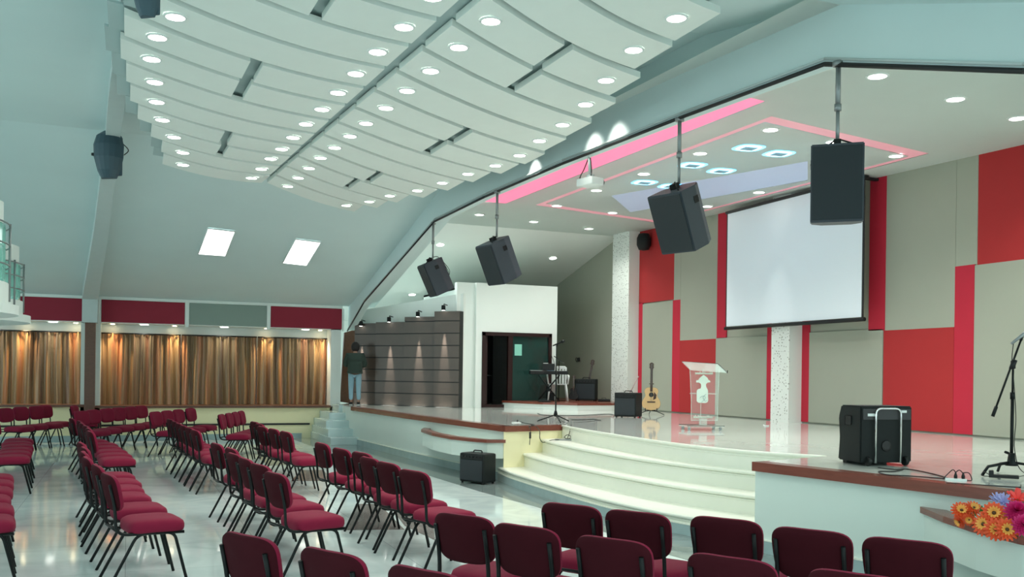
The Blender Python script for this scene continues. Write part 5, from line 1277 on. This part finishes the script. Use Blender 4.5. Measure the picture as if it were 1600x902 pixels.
for s, hand in ((-1, 19), (1, 23)):
    hx, hy, hz = V[hand]
    for k, (dz, ln) in enumerate(((.026, .055), (.010, .065), (-.006, .06), (-.022, .045))):
        V += [(hx - s * .035, hy + .01, hz + dz), (hx - s * (.035 + ln * .6), hy + .012, hz + dz), (hx - s * (.03 + ln), hy - .01, hz + dz)]; n0 = len(V) - 3
        E += [(hand, n0), (n0, n0 + 1), (n0 + 1, n0 + 2)]; Rr_ += [.010, .009, .007]
    V += [(hx - s * .01, hy - .01, hz + .04), (hx - s * .03, hy - .012, hz + .06)]; n0 = len(V) - 2; E += [(hand, n0), (n0, n0 + 1)]; Rr_ += [.011, .008]
skin_obj('body', V, E, Rr_, M['skin'], t)
# sweater
V = [(0, 0, .90), (0, 0, 1.02), (0, .0, 1.18), (0, .01, 1.30), (0, .03, 1.37), (-.18, .01, 1.31), (-.265, .0, 1.06), (-.15, .17, 1.05), (.18, .01, 1.31), (.265, .0, 1.06), (.15, .17, 1.02)]
E = [(0, 1), (1, 2), (2, 3), (3, 4), (3, 5), (5, 6), (6, 7), (3, 8), (8, 9), (9, 10)]
skin_obj('sweater', V, E, [(.20, .15), (.205, .16), (.215, .16), (.19, .14), .07, .10, .08, .05, .10, .08, .05], M['sweater'], t, 1)
# jeans
V = [(0, 0, .90), (-.095, 0, .80), (-.10, .015, .47), (-.095, 0, .12), (.095, 0, .80), (.10, .01, .47), (.105, 0, .12)]
skin_obj('jeans', V, [(0, 1), (1, 2), (2, 3), (0, 4), (4, 5), (5, 6)], [(.15, .12), .098, .072, .058, .098, .072, .058], M['jeans'], t, 0)
for s in (-1, 1):
    bm = B(); mt = Matrix.Translation((s * .098, .04, 0)); prism(bm, [(-.05, -.11), (.05, -.11), (.055, .08), (.03, .16), (-.03, .16), (-.055, .08)], .0, .025, 1)
    prism(bm, [(-.045, -.105), (.045, -.105), (.05, .08), (.025, .15), (-.025, .15), (-.05, .08)], .025, .075); bmesh.ops.bevel(bm, geom=bm.edges[:], offset=.008, segments=1, affect='EDGES'); bm.transform(mt)
    obj('shoe', bm, [M['plastic'], M['whiteplastic']], t)
bm = B(); bmesh.ops.create_uvsphere(bm, u_segments=20, v_segments=14, radius=.118)
for v in bm.verts: v.co = Vector((v.co.x * .98, v.co.y * .95 + .05, v.co.z * 1.15 + 1.545)); v.co += v.co.normalized() * random.uniform(-.006, .008)
for f in bm.faces: f.smooth = True
for v in [v for v in bm.verts if v.co.y > .10 and v.co.z < 1.60]: v.co.y = .10 + (v.co.y - .10) * .1
obj('hair', bm, M['hair'], t)
# face: nose, eyes, mouth, ears
bm = B(); tube(bm, [(0, .15, 1.56), (0, .175, 1.525), (0, .155, 1.515)], [.010, .014, .010], 6); obj('nose', bm, M['skin'], t)
for s in (-1, 1):
    bm = B(); bmesh.ops.create_uvsphere(bm, u_segments=8, v_segments=6, radius=.011, matrix=Matrix.Translation((s * .032, .142, 1.555))); obj('eye', bm, M['hair'], t)
    bm = B(); bmesh.ops.create_uvsphere(bm, u_segments=8, v_segments=6, radius=.022, matrix=Matrix.Translation((s * .105, .07, 1.53)) @ Matrix.Diagonal((.5, .8, 1.4, 1))); obj('ear', bm, M['skin'], t)
bm = B(); tube(bm, [(-.02, .145, 1.49), (.02, .145, 1.49)], .005, 6); obj('mouth', bm, M['coral'], t)
